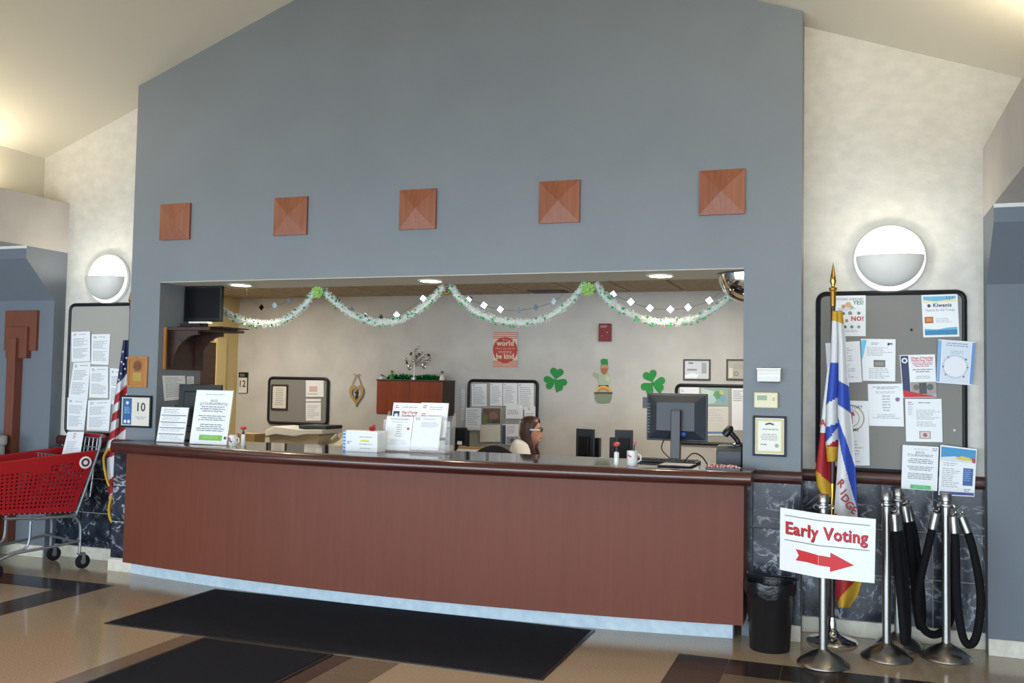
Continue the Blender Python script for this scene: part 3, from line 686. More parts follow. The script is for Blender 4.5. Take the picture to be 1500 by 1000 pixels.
# ropes folded over the stanchion rings
def bez(pts, n=40):
    pts = [Vector(p) for p in pts]; out = []
    P = [2*pts[0]-pts[1]] + pts + [2*pts[-1]-pts[-2]]
    for i in range(1, len(P)-2):
        for j in range(n//(len(pts)-1)+1):
            t = j/(n//(len(pts)-1)+1); a, b, c, d = P[i-1], P[i], P[i+1], P[i+2]
            out.append(.5*((2*b)+(c-a)*t+(2*a-5*b+4*c-d)*t*t+(3*b-a-3*c+d)*t**3))
    return out+[pts[-1]]
def rope(label, pts, loc):
    t = thing('stanchion_rope', label, 'rope', loc, group='black velvet queue ropes')
    b = bez([Vector(p)-Vector(loc) for p in pts])
    MB().tube(b[3:-3], .0245, 10).build('rope', 'rope_black', t)
    for e, f in ((b[0], b[4]), (b[-1], b[-5])):
        d = (f-e).normalized(); MB().tube([e+d*.015, e+d*.022, e+d*.12], [.012, .026, .027], 12).build('end_sleeve', 'steel', t)
        hk = [e+Vector((.016*math.sin(q), 0, .016*math.cos(q)+.012)) for q in [i*2*PI/10 for i in range(9)]]
        MB().tube(hk, .004, 6).build('hook', 'chrome', t)
s = sts[1].location
rope('black rope looped beside the stanchion nearest the flag stand', [(s.x+.04, s.y-.055, .90), (s.x+.05, s.y-.075, .70), (s.x+.075, s.y-.085, .40), (s.x+.09, s.y-.085, .20), (s.x+.10, s.y-.06, .125), (s.x+.115, s.y-.02, .19), (s.x+.105, s.y-.005, .45), (s.x+.075, s.y-.005, .72), (s.x+.05, s.y-.01, .90)], (s.x, s.y, 0))
s = sts[2].location
rope('black rope hanging from the stanchion set behind another', [(s.x+.03, s.y-.05, .92), (s.x+.06, s.y-.07, .72), (s.x+.09, s.y-.08, .42), (s.x+.11, s.y-.075, .22), (s.x+.125, s.y-.05, .155), (s.x+.14, s.y-.01, .22), (s.x+.125, s.y+.0, .48), (s.x+.09, s.y-.0, .74), (s.x+.045, s.y-.0, .92)], (s.x, s.y, 0))
s = sts[3].location
rope('black rope bowing out left of the rightmost stanchion', [(s.x-.055, s.y-.03, .90), (s.x-.10, s.y-.05, .70), (s.x-.155, s.y-.06, .45), (s.x-.165, s.y-.05, .28), (s.x-.12, s.y-.02, .16), (s.x-.04, s.y+.06, .13), (s.x+.03, s.y+.09, .22), (s.x+.05, s.y+.08, .5), (s.x+.04, s.y+.05, .9)], (s.x, s.y, 0))
rope('black rope hanging in front right of the rightmost stanchion', [(s.x+.035, s.y-.06, .89), (s.x+.045, s.y-.09, .68), (s.x+.05, s.y-.10, .40), (s.x+.08, s.y-.10, .17), (s.x+.125, s.y-.09, .12), (s.x+.165, s.y-.07, .2), (s.x+.185, s.y-.05, .42), (s.x+.14, s.y-.04, .70), (s.x+.075, s.y-.035, .89)], (s.x, s.y, 0))

# early voting sign, bent round its post
TLs, TMs, TRs = atY(1143, 743, 5.99), atY(1200, 752, 5.865), atY(1283, 760, 5.88)
BLs, BMs, BRs = atY(1142, 834, 5.99), atY(1198, 845.5, 5.865), atY(1281, 854, 5.88)
ctr = BMs.copy(); um = .406
def SP(u, v, off=0):
    if u < um: k = u/um; a = TLs.lerp(TMs, k); b = BLs.lerp(BMs, k); n = (BLs-TLs).cross(TMs-TLs).normalized()
    else: k = (u-um)/(1-um); a = TMs.lerp(TRs, k); b = BMs.lerp(BRs, k); n = (BMs-TMs).cross(TRs-TMs).normalized()
    return a.lerp(b, v)-ctr+n*off
us = [0, um*.5, um-.001, um+.001, .72, 1]
mb = MB(); fr = [SP(u, v) for u in us for v in (0, 1)]; bk = [SP(u, v, -.003) for u in us for v in (0, 1)]; N = len(fr)
mb.add(fr+bk, [(2*i, 2*i+1, 2*i+3, 2*i+2) for i in range(5)]+[(N+2*i, N+2*i+2, N+2*i+3, N+2*i+1) for i in range(5)]+[(2*i, 2*i+2, N+2*i+2, N+2*i) for i in range(5)]+[(2*i+1, N+2*i+1, N+2*i+3, 2*i+3) for i in range(5)]+[(0, N, N+1, 1), (N-2, N-1, 2*N-1, 2*N-2)])
sg = mb.build('sign', 'paper', loc=ctr); tag(sg, 'white early voting sign with red arrow fixed to a stanchion', 'sign')
Wd = (TRs-TLs).length; Hd = (BMs-TMs).length
def seg_line(v): return [('r', .05+i*.089, v, .05+(i+1)*.089, v+.012, '5a5a60') for i in range(10)]
arrow = [(.17, .62), (.3, .63), (.42, .655), (.45, .66), (.533, .665), (.533, .59), (.785, .755), (.533, .895), (.533, .82), (.45, .815), (.3, .795), (.17, .80), (.205, .715)]
def big(p, k): 
    cx, cy = .47, .735; return [(cx+(u-cx)*k, cy+(v-cy)*k) for u, v in p]
for v_ in (.105, .495): prints(sg, SP, Wd, Hd, seg_line(v_), 'rule_line', step=0)
prints(sg, SP, Wd, Hd, [('t', 'Early Voting', .497, .403, .19, '2a2a30', .026, .86), ('t', 'Early Voting', .49, .395, .19, 'c0202e', .026, .86)], 'lettering', step=.0006)
ar = [(.17, .62), (.30, .635), (.45, .66), (.533, .665), (.533, .59), (.785, .755), (.533, .895), (.533, .82), (.45, .815), (.30, .795), (.17, .80), (.205, .715)]
prints(sg, SP, Wd, Hd, [('p', [ar[0], ar[1], (um-.001, .652), (um-.001, .81), ar[9], ar[10], ar[11]], 'c8262e'), ('p', [(um+.001, .652), ar[3], ar[7], (um+.001, .81)], 'c8262e'), ('p', [ar[4], ar[5], ar[6]], 'c8262e')], 'arrow', step=0)

# waste bin with liner
q = atZ(1126, 948, 0)
t = thing('waste_bin', 'black plastic waste bin with black liner beside the counter end', 'bin', (-.455, 6.16, 0))
MB().lathe([(.118, 0), (.122, .004), (.145, .40), (.15, .405), (.15, .415), (.14, .415), (.118, .02), (.001, .02)], 32).build('bin_body', 'black_plastic', t)
mb = MB(); n = 40; vs = []
for i in range(n):
    a = 2*PI*i/n; w1 = random.uniform(-.012, .012)
    for r, z in ((.153+w1*.5, .345+w1*1.6), (.158+w1*.4, .39), (.155, .425+w1*.6), (.143, .418), (.13, .36), (.12, .2)): vs.append((r*math.cos(a), r*math.sin(a), z))
mb.add(vs, [(6*i+j, 6*((i+1) % n)+j, 6*((i+1) % n)+j+1, 6*i+j+1) for i in range(n) for j in range(5)], 0, True).build('liner', 'bag_black', t)

# ---- flags
def cloth(rows, Y, bands, mats_, name, parent, nu=10, nv=90, amp=.03, k=1.5, ph=0, depth=None):
    """a hanging fold: rows (height px, left px, right px); bands: (left limit, right limit, material)"""
    y0, y1 = rows[0][0], rows[-1][0]; mb = MB(); vs = []; loc = parent.location
    def lerp_row(y):
        for a, b in zip(rows, rows[1:]):
            if y <= b[0]: t = (y-a[0])/(b[0]-a[0]); return a[1]+(b[1]-a[1])*t, a[2]+(b[2]-a[2])*t
        return rows[-1][1:]
    for i in range(nv+1):
        y = y0+(y1-y0)*i/nv; l, r = lerp_row(y)
        for j in range(nu+1):
            u = j/nu; px = l+(r-l)*u; g = min(1, .25+i/nv)
            p = atY(px, y, Y - amp*g*math.sin(u*PI*k+ph)); vs.append(p-loc)
    for i in range(nv):
        for j in range(nu):
            y = y0+(y1-y0)*(i+.5)/nv; u = (j+.5)/nu; mi = len(bands)-1
            for b, (a, c, m) in enumerate(bands):
                if y < a+(c-a)*u: mi = b; break
            q = i*(nu+1)+j; mb.add([], [], 0); mb.f.append([q, q+1, q+nu+2, q+nu+1]); mb.m.append(mats_.index(bands[mi][2])); mb.s.append(True)
    mb.v = [tuple(v) for v in vs]
    o = mb.build(name, mats_, parent, recalc=False); s = o.modifiers.new('solid', 'SOLIDIFY'); s.thickness = .004
    return o
FM = ['gold_fringe', 'flag_white', 'flag_blue', 'flag_red', 'flag_navy']
fx, fy = -.088, 6.49
t = thing('flag_stand', 'white blue and red village flag with gold fringe on brass tipped pole', 'flag', (fx, fy, 0))
MB().lathe([(.155, 0), (.16, .008), (.15, .02), (.09, .035), (.05, .055), (.03, .085), (.026, .16), (.02, .165)], 32).build('base', 'chrome', t)
MB().lathe([(.015, .1), (.015, 2.22)], 14).build('pole', 'wood_brown', t)
MB().lathe([(.018, 2.18), (.018, 2.28), (.026, 2.285), (.026, 2.30), (.012, 2.31), (.012, 2.32), (.021, 2.34), (.016, 2.38), (.001, 2.47)], 16).build('finial', 'brass', t)
MB().lathe([(.0165, .72), (.0165, 1.02)], 14).build('pole_collar', 'brass', t)
lL = [(535, 1213, 1222), (600, 1205, 1218), (640, 1201, 1217), (690, 1195, 1220), (712, 1197, 1222), (728, 1206, 1224)]
f1 = cloth(lL, fy-.02, [(634, 634, 'flag_white'), (688, 714, 'flag_red'), (999, 999, 'gold_fringe')], FM, 'flag_fold', t, ph=.3)
lC = [(455, 1220, 1232), (472, 1219, 1231), (530, 1217, 1231), (590, 1211, 1230), (650, 1210, 1231), (676, 1212, 1229)]
f2 = cloth(lC, fy-.045, [(470, 472, 'gold_fringe'), (530, 531, 'flag_white'), (592, 578, 'flag_blue'), (625, 618, 'flag_white'), (648, 620, 'flag_blue'), (654, 640, 'flag_white'), (655, 652, 'flag_red'), (999, 999, 'gold_fringe')], FM, 'flag_fold', t)
lR = [(455, 1227, 1234), (500, 1229, 1239), (560, 1229, 1243), (600, 1228, 1246), (650, 1229, 1251), (700, 1226, 1254), (755, 1222, 1256), (800, 1222, 1258), (850, 1225, 1263), (872, 1225, 1256), (890, 1229, 1243)]
f3 = cloth(lR, fy-.07, [(471, 476, 'gold_fringe'), (557, 566, 'flag_white'), (592, 606, 'flag_blue'), (610, 685, 'flag_white'), (640, 745, 'flag_blue'), (752, 760, 'flag_white'), (884, 838, 'flag_red'), (999, 999, 'gold_fringe')], FM, 'flag_fold', t, nu=36, nv=240, amp=.04)
# red letters down the white field
def letter(ch, px, py, h, rot, Y, par):
    vs, fs, wd = text_geo(ch, .02); c, s = math.cos(rot), math.sin(rot); sc = h/.7
    mb = MB(); mb.add([atY(px+(x*c-y*s)*sc, py-(x*s+y*c)*sc, Y)-par.location for x, y in vs], fs)
    return mb.build('letter', 'flag_red', par, recalc=False)
for ch, px, py, r in (('R', 1229, 712, -.75), ('I', 1231.5, 724, -.85), ('D', 1235, 734, -.8), ('G', 1241, 744, -.65), ('E', 1249, 752, -.5)): letter(ch, px, py, 11, r, fy-.122, t)
for ch, px, py, r in (('A', 1205, 624, 0),): letter(ch, px, py, 10, r, fy-.058, t)

ux, uy = -5.898, 6.56
t = thing('flag_stand', 'striped red and white flag with starred blue canton beside the cart', 'flag', (ux, uy, 0))
MB().lathe([(.10, 0), (.105, .008), (.098, .02), (.065, .035), (.035, .06), (.026, .12), (.015, .125)], 32).build('base', 'chrome', t)
MB().lathe([(.014, .1), (.014, 2.25)], 14).build('pole', 'wood_brown', t)
MB().lathe([(.016, 2.22), (.02, 2.25), (.012, 2.27), (.03, 2.3), (.001, 2.42)], 14).build('finial', 'brass', t)
bands = [(563, 545, 'flag_navy')]; y = 563
for i in range(11):
    y += 13.5; bands.append((y+3, y-15, 'flag_white' if i % 2 == 0 else 'flag_red'))
bands += [(999, 999, 'flag_red')]
lU = [(498, 181, 189), (520, 178, 189), (560, 172, 188), (600, 166, 186), (640, 160, 184), (662, 154, 180)]
cloth(lU, uy-.04, bands, FM, 'flag_fold', t, amp=.04, k=2.2)
stars = MB()
for px, py in ((180, 515), (185, 524), (178, 530), (183, 540), (177, 547), (174, 556), (181, 533)):
    p = atY(px, py, uy-.09)-t.location
    stars.add([p+Vector((.012*(1 if i % 2 == 0 else .45)*math.sin(2*PI*i/10), 0, .012*(1 if i % 2 == 0 else .45)*math.cos(2*PI*i/10))) for i in range(10)], [list(range(10))])
stars.build('stars', 'flag_white', t, recalc=False)
lV = [(650, 156, 177), (690, 157, 174), (720, 159, 171), (745, 161, 169)]
cloth(lV, uy-.02, [(672, 662, 'flag_red'), (706, 690, 'flag_white'), (728, 712, 'flag_red'), (738, 720, 'flag_white'), (999, 999, 'flag_red')], FM, 'flag_fold', t, amp=.03)
fr = [atY(a, b, uy-.09)-t.location for a, b in ((168, 655), (158, 659), (152, 670), (153, 685), (156, 700), (160, 712))]
MB().tube(bez(fr, 24), .011, 6).build('fringe', 'gold_fringe', t)
fr = [atY(a, b, uy-.06)-t.location for a, b in ((164, 725), (160, 742), (161, 757), (165, 766))]
MB().tube(bez(fr, 24), [.012]+[.013]*(len(bez(fr, 24))-2)+[.004], 6).build('fringe', 'gold_fringe', t)

# ---- shopping cart
ca = math.atan2(-.945, -.32)
cart = thing('shopping_cart', 'red plastic shopping cart with grey metal frame on the left', 'shopping cart', (-6.36, 6.385, 0), ca)
def perforated(c4, nu, nv, name, m, hole=.30, solid=lambda i, j: False, th=.012, par=cart):
    A, B, C_, D_ = [Vector(c) for c in c4]; n = (D_-A).cross(B-A).normalized()
    def P(u, v, o): return (A*(1-u)+B*u)*(1-v)+(D_*(1-u)+C_*u)*v + n*o
    mb = MB()
    for i in range(nu):
        for j in range(nv):
            u0, v0, du, dv = i/nu, j/nv, 1/nu, 1/nv
            if solid(i, j):
                for o in (0, -th): mb.add([P(u0, v0, o), P(u0+du, v0, o), P(u0+du, v0+dv, o), P(u0, v0+dv, o)], [(0, 1, 2, 3)])
                continue
            out = [(0, 0), (.5, 0), (1, 0), (1, .5), (1, 1), (.5, 1), (0, 1), (0, .5)]
            inn = [(.5+hole*math.cos(a), .5+hole*math.sin(a)) for a in [-.75*PI+PI/4*k for k in range(8)]]
            pts = [P(u0+a*du, v0+b*dv, 0) for a, b in out]+[P(u0+a*du, v0+b*dv, 0) for a, b in inn]+[P(u0+a*du, v0+b*dv, -th) for a, b in inn]+[P(u0+a*du, v0+b*dv, -th) for a, b in out]
            mb.add(pts, [(k, (k+1) % 8, 8+(k+1) % 8, 8+k) for k in range(8)]+[(8+k, 8+(k+1) % 8, 16+(k+1) % 8, 16+k) for k in range(8)]+[(16+k, 16+(k+1) % 8, 24+(k+1) % 8, 24+k) for k in range(8)])
    return mb.build(name, m, par, recalc=False)
RT, RB, FT, FB = -.10, .06, .95, .86     # rear/front at top and bottom
zRT, zRB, zFT, zFB = .99, .49, .90, .53
def side(s): return [(RT, s*.275, zRT), (FT, s*.215, zFT), (FB, s*.185, zFB), (RB, s*.25, zRB)]
sol = lambda i, j: j in (0, 13) or i in (0, 25) or (j < 4 and not (4 <= i <= 8 and j in (2, 3))) and not (i > 12 and j == 3)
bs = perforated(side(1), 26, 14, 'basket_side', 'red_plastic', .3, sol)
perforated(side(-1), 26, 14, 'basket_side', 'red_plastic', .3, lambda i, j: j in (0, 13) or i in (0, 25) or j == 1)
perforated([side(1)[1], side(-1)[1], side(-1)[2], side(1)[2]], 14, 12, 'basket_front', 'red_plastic', .3, lambda i, j: j < 2)
perforated([side(1)[3], side(1)[2], side(-1)[2], side(-1)[3]], 20, 10, 'basket_floor', 'red_plastic', .3)
for s in (1, -1):
    MB().tube([side(s)[0], side(s)[1]], .011, 8).build('basket_rim', 'red_plastic', cart)
MB().tube([side(1)[1], side(-1)[1]], .011, 8).build('basket_rim', 'red_plastic', cart)
# bullseye emblem on the near side
A, B, C_, D_ = [Vector(c) for c in side(1)]; nn = (D_-A).cross(B-A).normalized(); nn = nn if nn.y > 0 else -nn
U = (B-A).normalized(); V = nn.cross(U)
em = Vector((RT+.095, .273, .90)); 
def disc(r0, r1, off, m, name):
    n = 28; mb = MB(); ps = [em+nn*(off)+U*(r*math.cos(2*PI*i/n))+V*(r*math.sin(2*PI*i/n)) for r in (r0, r1) for i in range(n)]
    mb.add(ps, [(i, (i+1) % n, n+(i+1) % n, n+i) for i in range(n)]); return mb.build(name, m, cart, recalc=False)
disc(.001, .052, .016, 'paper', 'emblem'); disc(.019, .036, .018, ink('5a2a30'), 'emblem_ring')
for s in (1, -1):
    y = s*.27
    fr = bez([(-.17, y, 1.115), (-.14, y, 1.105), (RT-.02, y, .985), (RB-.03, s*.255, .50), (RB+.0, s*.255, .465), (RB+.12, s*.25, .455), (.6, s*.2, .475)], 48)
    MB().tube(fr, .0125, 8).build('frame_tube', 'cart_grey', cart)
    lg = bez([(.38, s*.235, .455), (.10, s*.25, .452), (.03, s*.255, .42), (.0, s*.255, .34), (.0, s*.255, .13)], 32)
    MB().tube(lg, .0125, 8).build('leg_tube', 'cart_grey', cart)
    ch = bez([(.0, s*.255, .24), (.2, s*.245, .215), (.5, s*.21, .19), (.68, s*.19, .13)], 24)
    MB().tube(ch, .012, 8).build('chassis_tube', 'cart_grey', cart)
    up = bez([(.55, s*.205, .19), (.42, s*.22, .24), (.40, s*.222, .44)], 18)
    MB().tube(up, .011, 8).build('strut_tube', 'cart_grey', cart)
MB().tube([(-.17, -.275, 1.115), (-.17, .275, 1.115)], .019, 12).build('handle', 'red_plastic', cart)
MB().tube([(.05, -.25, .24), (.05, .25, .24)], .011, 8).build('cross_tube', 'cart_grey', cart)
# wire child seat at the rear
ws = MB()
for i in range(8):
    y = -.24+.48*i/7; ws.tube([(RT+.02, y, .60), (RT-.028, y, 1.10)], .006, 6)
for z in (.64, .74, .84, .94, 1.02, 1.10): ws.tube([(RT+.02-(z-.6)*.095, -.255, z), (RT+.02-(z-.6)*.095, .255, z)], .006, 6)
ws.build('child_seat_back', 'cart_grey', cart)
ws = MB()
for i in range(7):
    y = -.2+.4*i/6; ws.tube([(.12, y, .66), (.17, y, .96)], .004, 6)
for z in (.68, .8, .96): ws.tube([(.12+(z-.66)*.167, -.22, z), (.12+(z-.66)*.167, .22, z)], .005, 6)
ws.build('child_seat_front', 'cart_grey', cart)
MB().box(-.06, .12, -.2, .2, .655, .665).build('child_seat_flap', 'red_plastic', cart)
for x, s in ((0, 1), (0, -1), (.68, .75), (.68, -.75)):
    y = s*.255; wl = MB(); Rw = Matrix.Rotation(PI/2, 3, 'X')
    c = MB().lathe([(.001, -.014), (.045, -.014), (.06, -.011), (.062, 0), (.06, .011), (.045, .014), (.001, .014)], 24, (x-.03, y, .062), Rw).build('wheel', 'black_plastic', cart)
    MB().lathe([(.001, -.016), (.022, -.016), (.022, .016), (.001, .016)], 14, (x-.03, y, .062), Rw).build('hub', 'cart_grey', c)
    MB().box(x-.045, x-.015, y-.022, y-.017, .055, .125).box(x-.045, x-.015, y+.017, y+.022, .055, .125).box(x-.045, x+.012, y-.022, y+.022, .12, .135).build('caster_fork', 'cart_grey', cart)
# flyer standing in the child seat
sheet('flyer', 'white flyer with red heading propped in the shopping cart seat', 'flyer', [atY(99, 632, 6.47), atY(123, 632, 6.44), atY(117, 668, 6.42), atY(90, 668, 6.45)], [('b', 0.41, 0.06, 0.59, 0.144, 2, RED), ('b', 0.41, 0.17, 0.59, 0.31, 2, RED), ('b', .15, .4, .85, .8, 6, 'b8bcc4')])
# white topped green bin
t = thing('recycling_bin', 'green bin with white lid at the far left edge', 'bin', (-7.30, 6.24, 0))
MB().lathe([(.19, 0), (.2, .01), (.235, .86), (.235, .9)], 4, R=Matrix.Rotation(PI/4, 3, 'Z'), sm=False).build('bin_body', 'green_plastic', t, bevel=.02)
MB().lathe([(.245, .9), (.25, .905), (.25, 1.03), (.21, 1.06), (.001, 1.065)], 28).build('lid_drum', 'white_plastic', t)
MB().lathe([(.255, 1.0), (.265, 1.01), (.265, 1.075), (.25, 1.085), (.001, 1.09)], 28).build('lid', 'white_plastic', t)
# ================================================================== ON THE COUNTER
def px_box(x0, y0, x1, y1, Y):
    a = atY(x0, (y0+y1)/2, Y); b = atY(x1, (y0+y1)/2, Y); return (a.x+b.x)/2, (b.x-a.x)/2, atY((x0+x1)/2, y0, Y).z, atY((x0+x1)/2, y1, Y).z
def stand_sheet(name, label, cat, x0, y0, x1, y1, Y, items, lean=.05, backing='glass_clear', group=None):
    """paper in a slanted acrylic stand resting on the counter"""
    cx, w, zt, zb = px_box(x0, y0, x1, y1, Y); t = thing(name, label, cat, (cx, Y, CT), group=group); h = zt-CT
    MB().add([(-w-.004, 0, .004), (w+.004, 0, .004), (w+.004, lean, h), (-w-.004, lean, h), (-w-.004, .004, .004), (w+.004, .004, .004), (w+.004, lean+.004, h), (-w-.004, lean+.004, h)],
             [(0, 1, 2, 3), (4, 7, 6, 5), (0, 4, 5, 1), (3, 2, 6, 7), (0, 3, 7, 4), (1, 5, 6, 2)]).box(-w-.004, w+.004, -.006, .075, 0, .004).build('acrylic_stand', backing, t)
    sheet('page', None, None, [(-w, lean-.002, h-.004), (w, lean-.002, h-.004), (w, -.002, .006), (-w, -.002, .006)], items, parent=t)
    return t
stand_sheet('sign_holder', 'acrylic stand with striped schedule sheet at the left counter end', 'sign holder', 230, 596, 270, 649, 6.30,
  [('b', .1, .05, .9, .2, 3, 'a9aeb9'), ('r', .04, .22, .96, .245, '70747f'), ('b', .1, .27, .9, .4, 3, 'b3b8c2'), ('r', .04, .42, .96, .445, '70747f'), ('b', .1, .47, .9, .56, 2, 'b3b8c2'), ('r', .04, .58, .96, .605, '70747f'), ('b', .1, .63, .9, .72, 2, 'b3b8c2'), ('r', .04, .76, .96, .785, '70747f'), ('b', .1, .81, .9, .94, 3, 'b3b8c2')])
stand_sheet('sign_holder', 'stand with bags tournament flyer and green bar on the counter', 'sign holder', 279, 571, 333, 649, 6.25,
  [('t', 'BAGS', .52, .215, .045, '4a5262', .0), ('t', 'TOURNAMENT', .52, .275, .05, '4a5262', .0, .7)]+BAGS[2:-1]+[('r', .24, .83, .86, .93, '7cb34e'), ('b', .3, .85, .8, .91, 2, '9ccc70', 1), ('r', .91, .85, .98, .9, '50555f'), ('c', .18, .26, .04, 'c0c6d0'), ('c', .86, .26, .04, 'c0c6d0')], .07)
# four pocket brochure holder
BH = thing('brochure_holder', 'clear four pocket holder of white leaflets in mid counter', 'brochure holder', (-3.09, 6.44, CT))
g = MB()
def bh(x0, y0, x1, y1, Y, items, nm='leaflet', lean=.06):
    cx, w, zt, zb = px_box(x0, y0, x1, y1, Y); L = BH.location; x = cx-L.x; y = Y-L.y; a = zb-CT; b = zt-CT
    sheet(nm, None, None, [(x-w, y+lean, b), (x+w, y+lean, b), (x+w, y, a), (x-w, y, a)], items, parent=BH, th=.012)
bh(571, 590, 612, 636, 6.50, [('b', 0.08, 0.08, 0.26, 0.206, 2, 'b04a5c'), ('b', .34, .12, .9, .2, 1, TXL), ('r', .04, .27, .26, .55, '2b3556'), ('c', .15, .41, .07, 'd8dbe6'), ('t', 'Village of Norridge', .62, .34, .09, 'b0303c', .02, .58), ('t', 'Recycling Days', .62, .46, .1, 'b0303c', .02, .5), ('b', .35, .5, .9, .62, 2, 'b0606a', 1)])
bh(612, 590, 652, 640, 6.50, [('b', 0.08, 0.08, 0.26, 0.192, 2, 'b04a5c'), ('b', .34, .12, .9, .24, 2, TXL), ('b', 0.05, 0.32, 0.23, 0.432, 2, 'b04a5c'), ('b', .3, .36, .9, .52, 3, 'b8bcc6')])
bh(561, 610, 600, 659, 6.42, [('b', .08, .06, .94, .12, 2, TX, 1), ('b', .2, .16, .85, .2, 1, TXL, 1), ('b', .38, .24, .66, .64, 6, TXL, 1), ('c', .86, .36, .05, 'b0606e'), ('b', .1, .7, .92, .86, 3, TXL, 1)])
bh(601, 610, 642, 659, 6.42, [('b', 0.07, 0.05, 0.25, 0.134, 2, '8a6a78'), ('b', .36, .07, .95, .12, 1, TXL), ('b', .3, .18, .95, .34, 4, 'b8bcc6')])
lo = px_box(557, 588, 655, 660, 6.44); w = lo[1]; x = lo[0]-BH.location.x
g.box(x-w, x+w, -.035, .16, 0, .004)
for ya, za, zb in ((-.026, .005, .10), (.055, .005, .24)): g.box(x-w, x+w, ya, ya+.003, za, zb)
for sx in (x-w, x+.0, x+w-.003): g.add([(sx, -.03, .004), (sx, .15, .004), (sx, .16, .3), (sx, .13, .3), (sx+.003, -.03, .004), (sx+.003, .15, .004), (sx+.003, .16, .3), (sx+.003, .13, .3)], [(0, 1, 2, 3), (4, 7, 6, 5), (0, 4, 5, 1), (1, 5, 6, 2), (2, 6, 7, 3), (3, 7, 4, 0)])
g.build('acrylic_frame', 'glass_clear', BH)
# white box with blue striped side
cx, w, zt, zb = px_box(502, 629, 553, 657, 6.26)
t = thing('cardboard_box', 'white box with blue zigzag end and yellow highlight on the counter', 'box', (cx, 6.26, CT), .0); h = zt-CT-.01
MB().box(-w, w, 0, .13, 0, h-.012).build('box_body', 'box_card', t, bevel=.003)
MB().box(-w+.003, w-.003, .004, .126, h-.012, h).build('box_lid', 'paper', t, bevel=.002)
prints(t, lambda u, v, o: Vector((-w+2*w*u, -.001-o, h*(1-v))), 2*w, h, [('r', .015, .0, .085, .98, '3f7fd0')]+[('r', .02, .06+.16*i, .08, .12+.16*i, 'cfe0f2') for i in range(6)]+[('b', 0.13, 0.5, 0.27, 0.668, 2, '5a6470'), ('r', .52, .42, .76, .52, 'd8d83a'), ('b', .48, .26, .86, .36, 1, '9aa0aa', 1), ('b', .48, .6, .86, .7, 1, '9aa0aa', 1), ('b', .48, .8, .86, .88, 1, '9aa0aa', 1)])
o = MB().lathe([(.001, 0), (.022, .004), (.028, .02), (.02, .035), (.001, .036)], 14).tube([(0, 0, .03), (.012, -.004, .045), (.03, -.004, .04)], .005, 6).build('red_ornament', 'red_plastic', loc=(cx+w*.55, 6.30, CT+h)); tag(o, 'small red gift bow on top of the white box', 'ornament')
# mugs, tube bottle and pens
def mug(label, px, py, Y, r, h, deco, pens):
    q = atY(px, py, Y); t = thing('pen_mug', label, 'mug', (q.x, Y, CT), group='pen mugs')
    MB().lathe([(r*.95, 0), (r, .006), (r, h), (r-.004, h), (r-.005, .01), (.001, .01)], 24).build('cup', 'white_plastic', t)
    for k, c in enumerate(deco):
        MB().obox((-.01+.012*k, -r-.0005, h*.5-.02*k+.015), (.028, .0015, .012), Matrix.Rotation(.5, 3, 'Y')).build('print_patch', ink(c), t)
    MB().tube([(r+.0, 0, h*.8), (r+.022, 0, h*.7), (r+.024, 0, h*.4), (r+.0, 0, h*.25)], .005, 6).build('handle', 'white_plastic', t)
    for k, (dx, c) in enumerate(pens):
        p = tag(MB().tube([(0, 0, .012), (dx*1.2, .004, h+.045)], .0045, 6).tube([(dx*1.2, .004, h+.045), (dx*1.25, .004, h+.062)], [.011, .009], 8, 1).build('pen', [ink('3a3d44'), ink(c)], loc=(q.x+dx*.5, Y, CT)), '%s topped pen standing in %s' % ({'d83a3a': 'red', 'd84a80': 'pink', '2a2a30': 'black'}[c], 'the left pen mug' if px < 600 else 'the right pen mug'), 'pen', 'pens in mugs')
mug('white pen mug with red and blue print beside the tournament flyer', 341, 645, 6.28, .033, .085, ('c03038', '2a3a80'), ())
mug('white pen mug with a small red mark near the monitor', 926, 675, 6.20, .036, .098, ('c06070',), ((.008, 'd84a80'),))
def spray(label, px, py, Y, col, top):
    q = atY(px, py, Y); t = thing('tube_bottle', label, 'bottle', (q.x, Y, CT), group='slim bottles')
    MB().lathe([(.016, 0), (.017, .004), (.017, .085), (.012, .092)], 18).build('bottle_body', col, t)
    MB().lathe([(.012, .09), (.012, .105), (.006, .11), (.006, .128)], 14).build('neck', 'black_plastic', t)
    MB().lathe([(.006, .126), (.022, .132), (.024, .146), (.012, .156), (.001, .157)], 14).build('flower_top', ink(top), t)
spray('slim pale bottle with red top beside the left pen mug', 356, 646, 6.33, 'white_plastic', 'b03030')
spray('slim silver bottle with red flower top left of the right mug', 903, 678, 6.12, 'white_plastic', 'c04038')
# monitor on the counter, seen from behind
q = atY(991, 680, 6.38)
t = thing('monitor', 'large black flat monitor seen from behind at the right counter end', 'monitor', (q.x, 6.34, CT), -.04)
cx, w, zt, zb = px_box(946, 576, 1036, 646, 6.32); za, zb_ = zb-CT, zt-CT; X0 = cx-q.x
MB().box(X0-w, X0+w, .0, .022, za, zb_).build('bezel', 'monitor_grey', t, bevel=.006)
wi, hi = w*.62, (zb_-za)*.5; zc = (za+zb_)/2+.01
MB().add([(X0-w+.008, -.001, za+.008), (X0+w-.008, -.001, za+.008), (X0+w-.008, -.001, zb_-.008), (X0-w+.008, -.001, zb_-.008), (X0-wi, -.045, zc-hi*.62), (X0+wi, -.045, zc-hi*.62), (X0+wi, -.045, zc+hi*.55), (X0-wi, -.045, zc+hi*.55)],
         [(0, 1, 5, 4), (1, 2, 6, 5), (2, 3, 7, 6), (3, 0, 4, 7), (4, 5, 6, 7), (3, 2, 1, 0)]).build('back_housing', 'monitor_grey', t, bevel=.004)
MB().box(X0-w+.02, X0+w-.02, .0215, .0235, za+.02, zb_-.02).build('screen', 'screen_black', t)
v = MB()
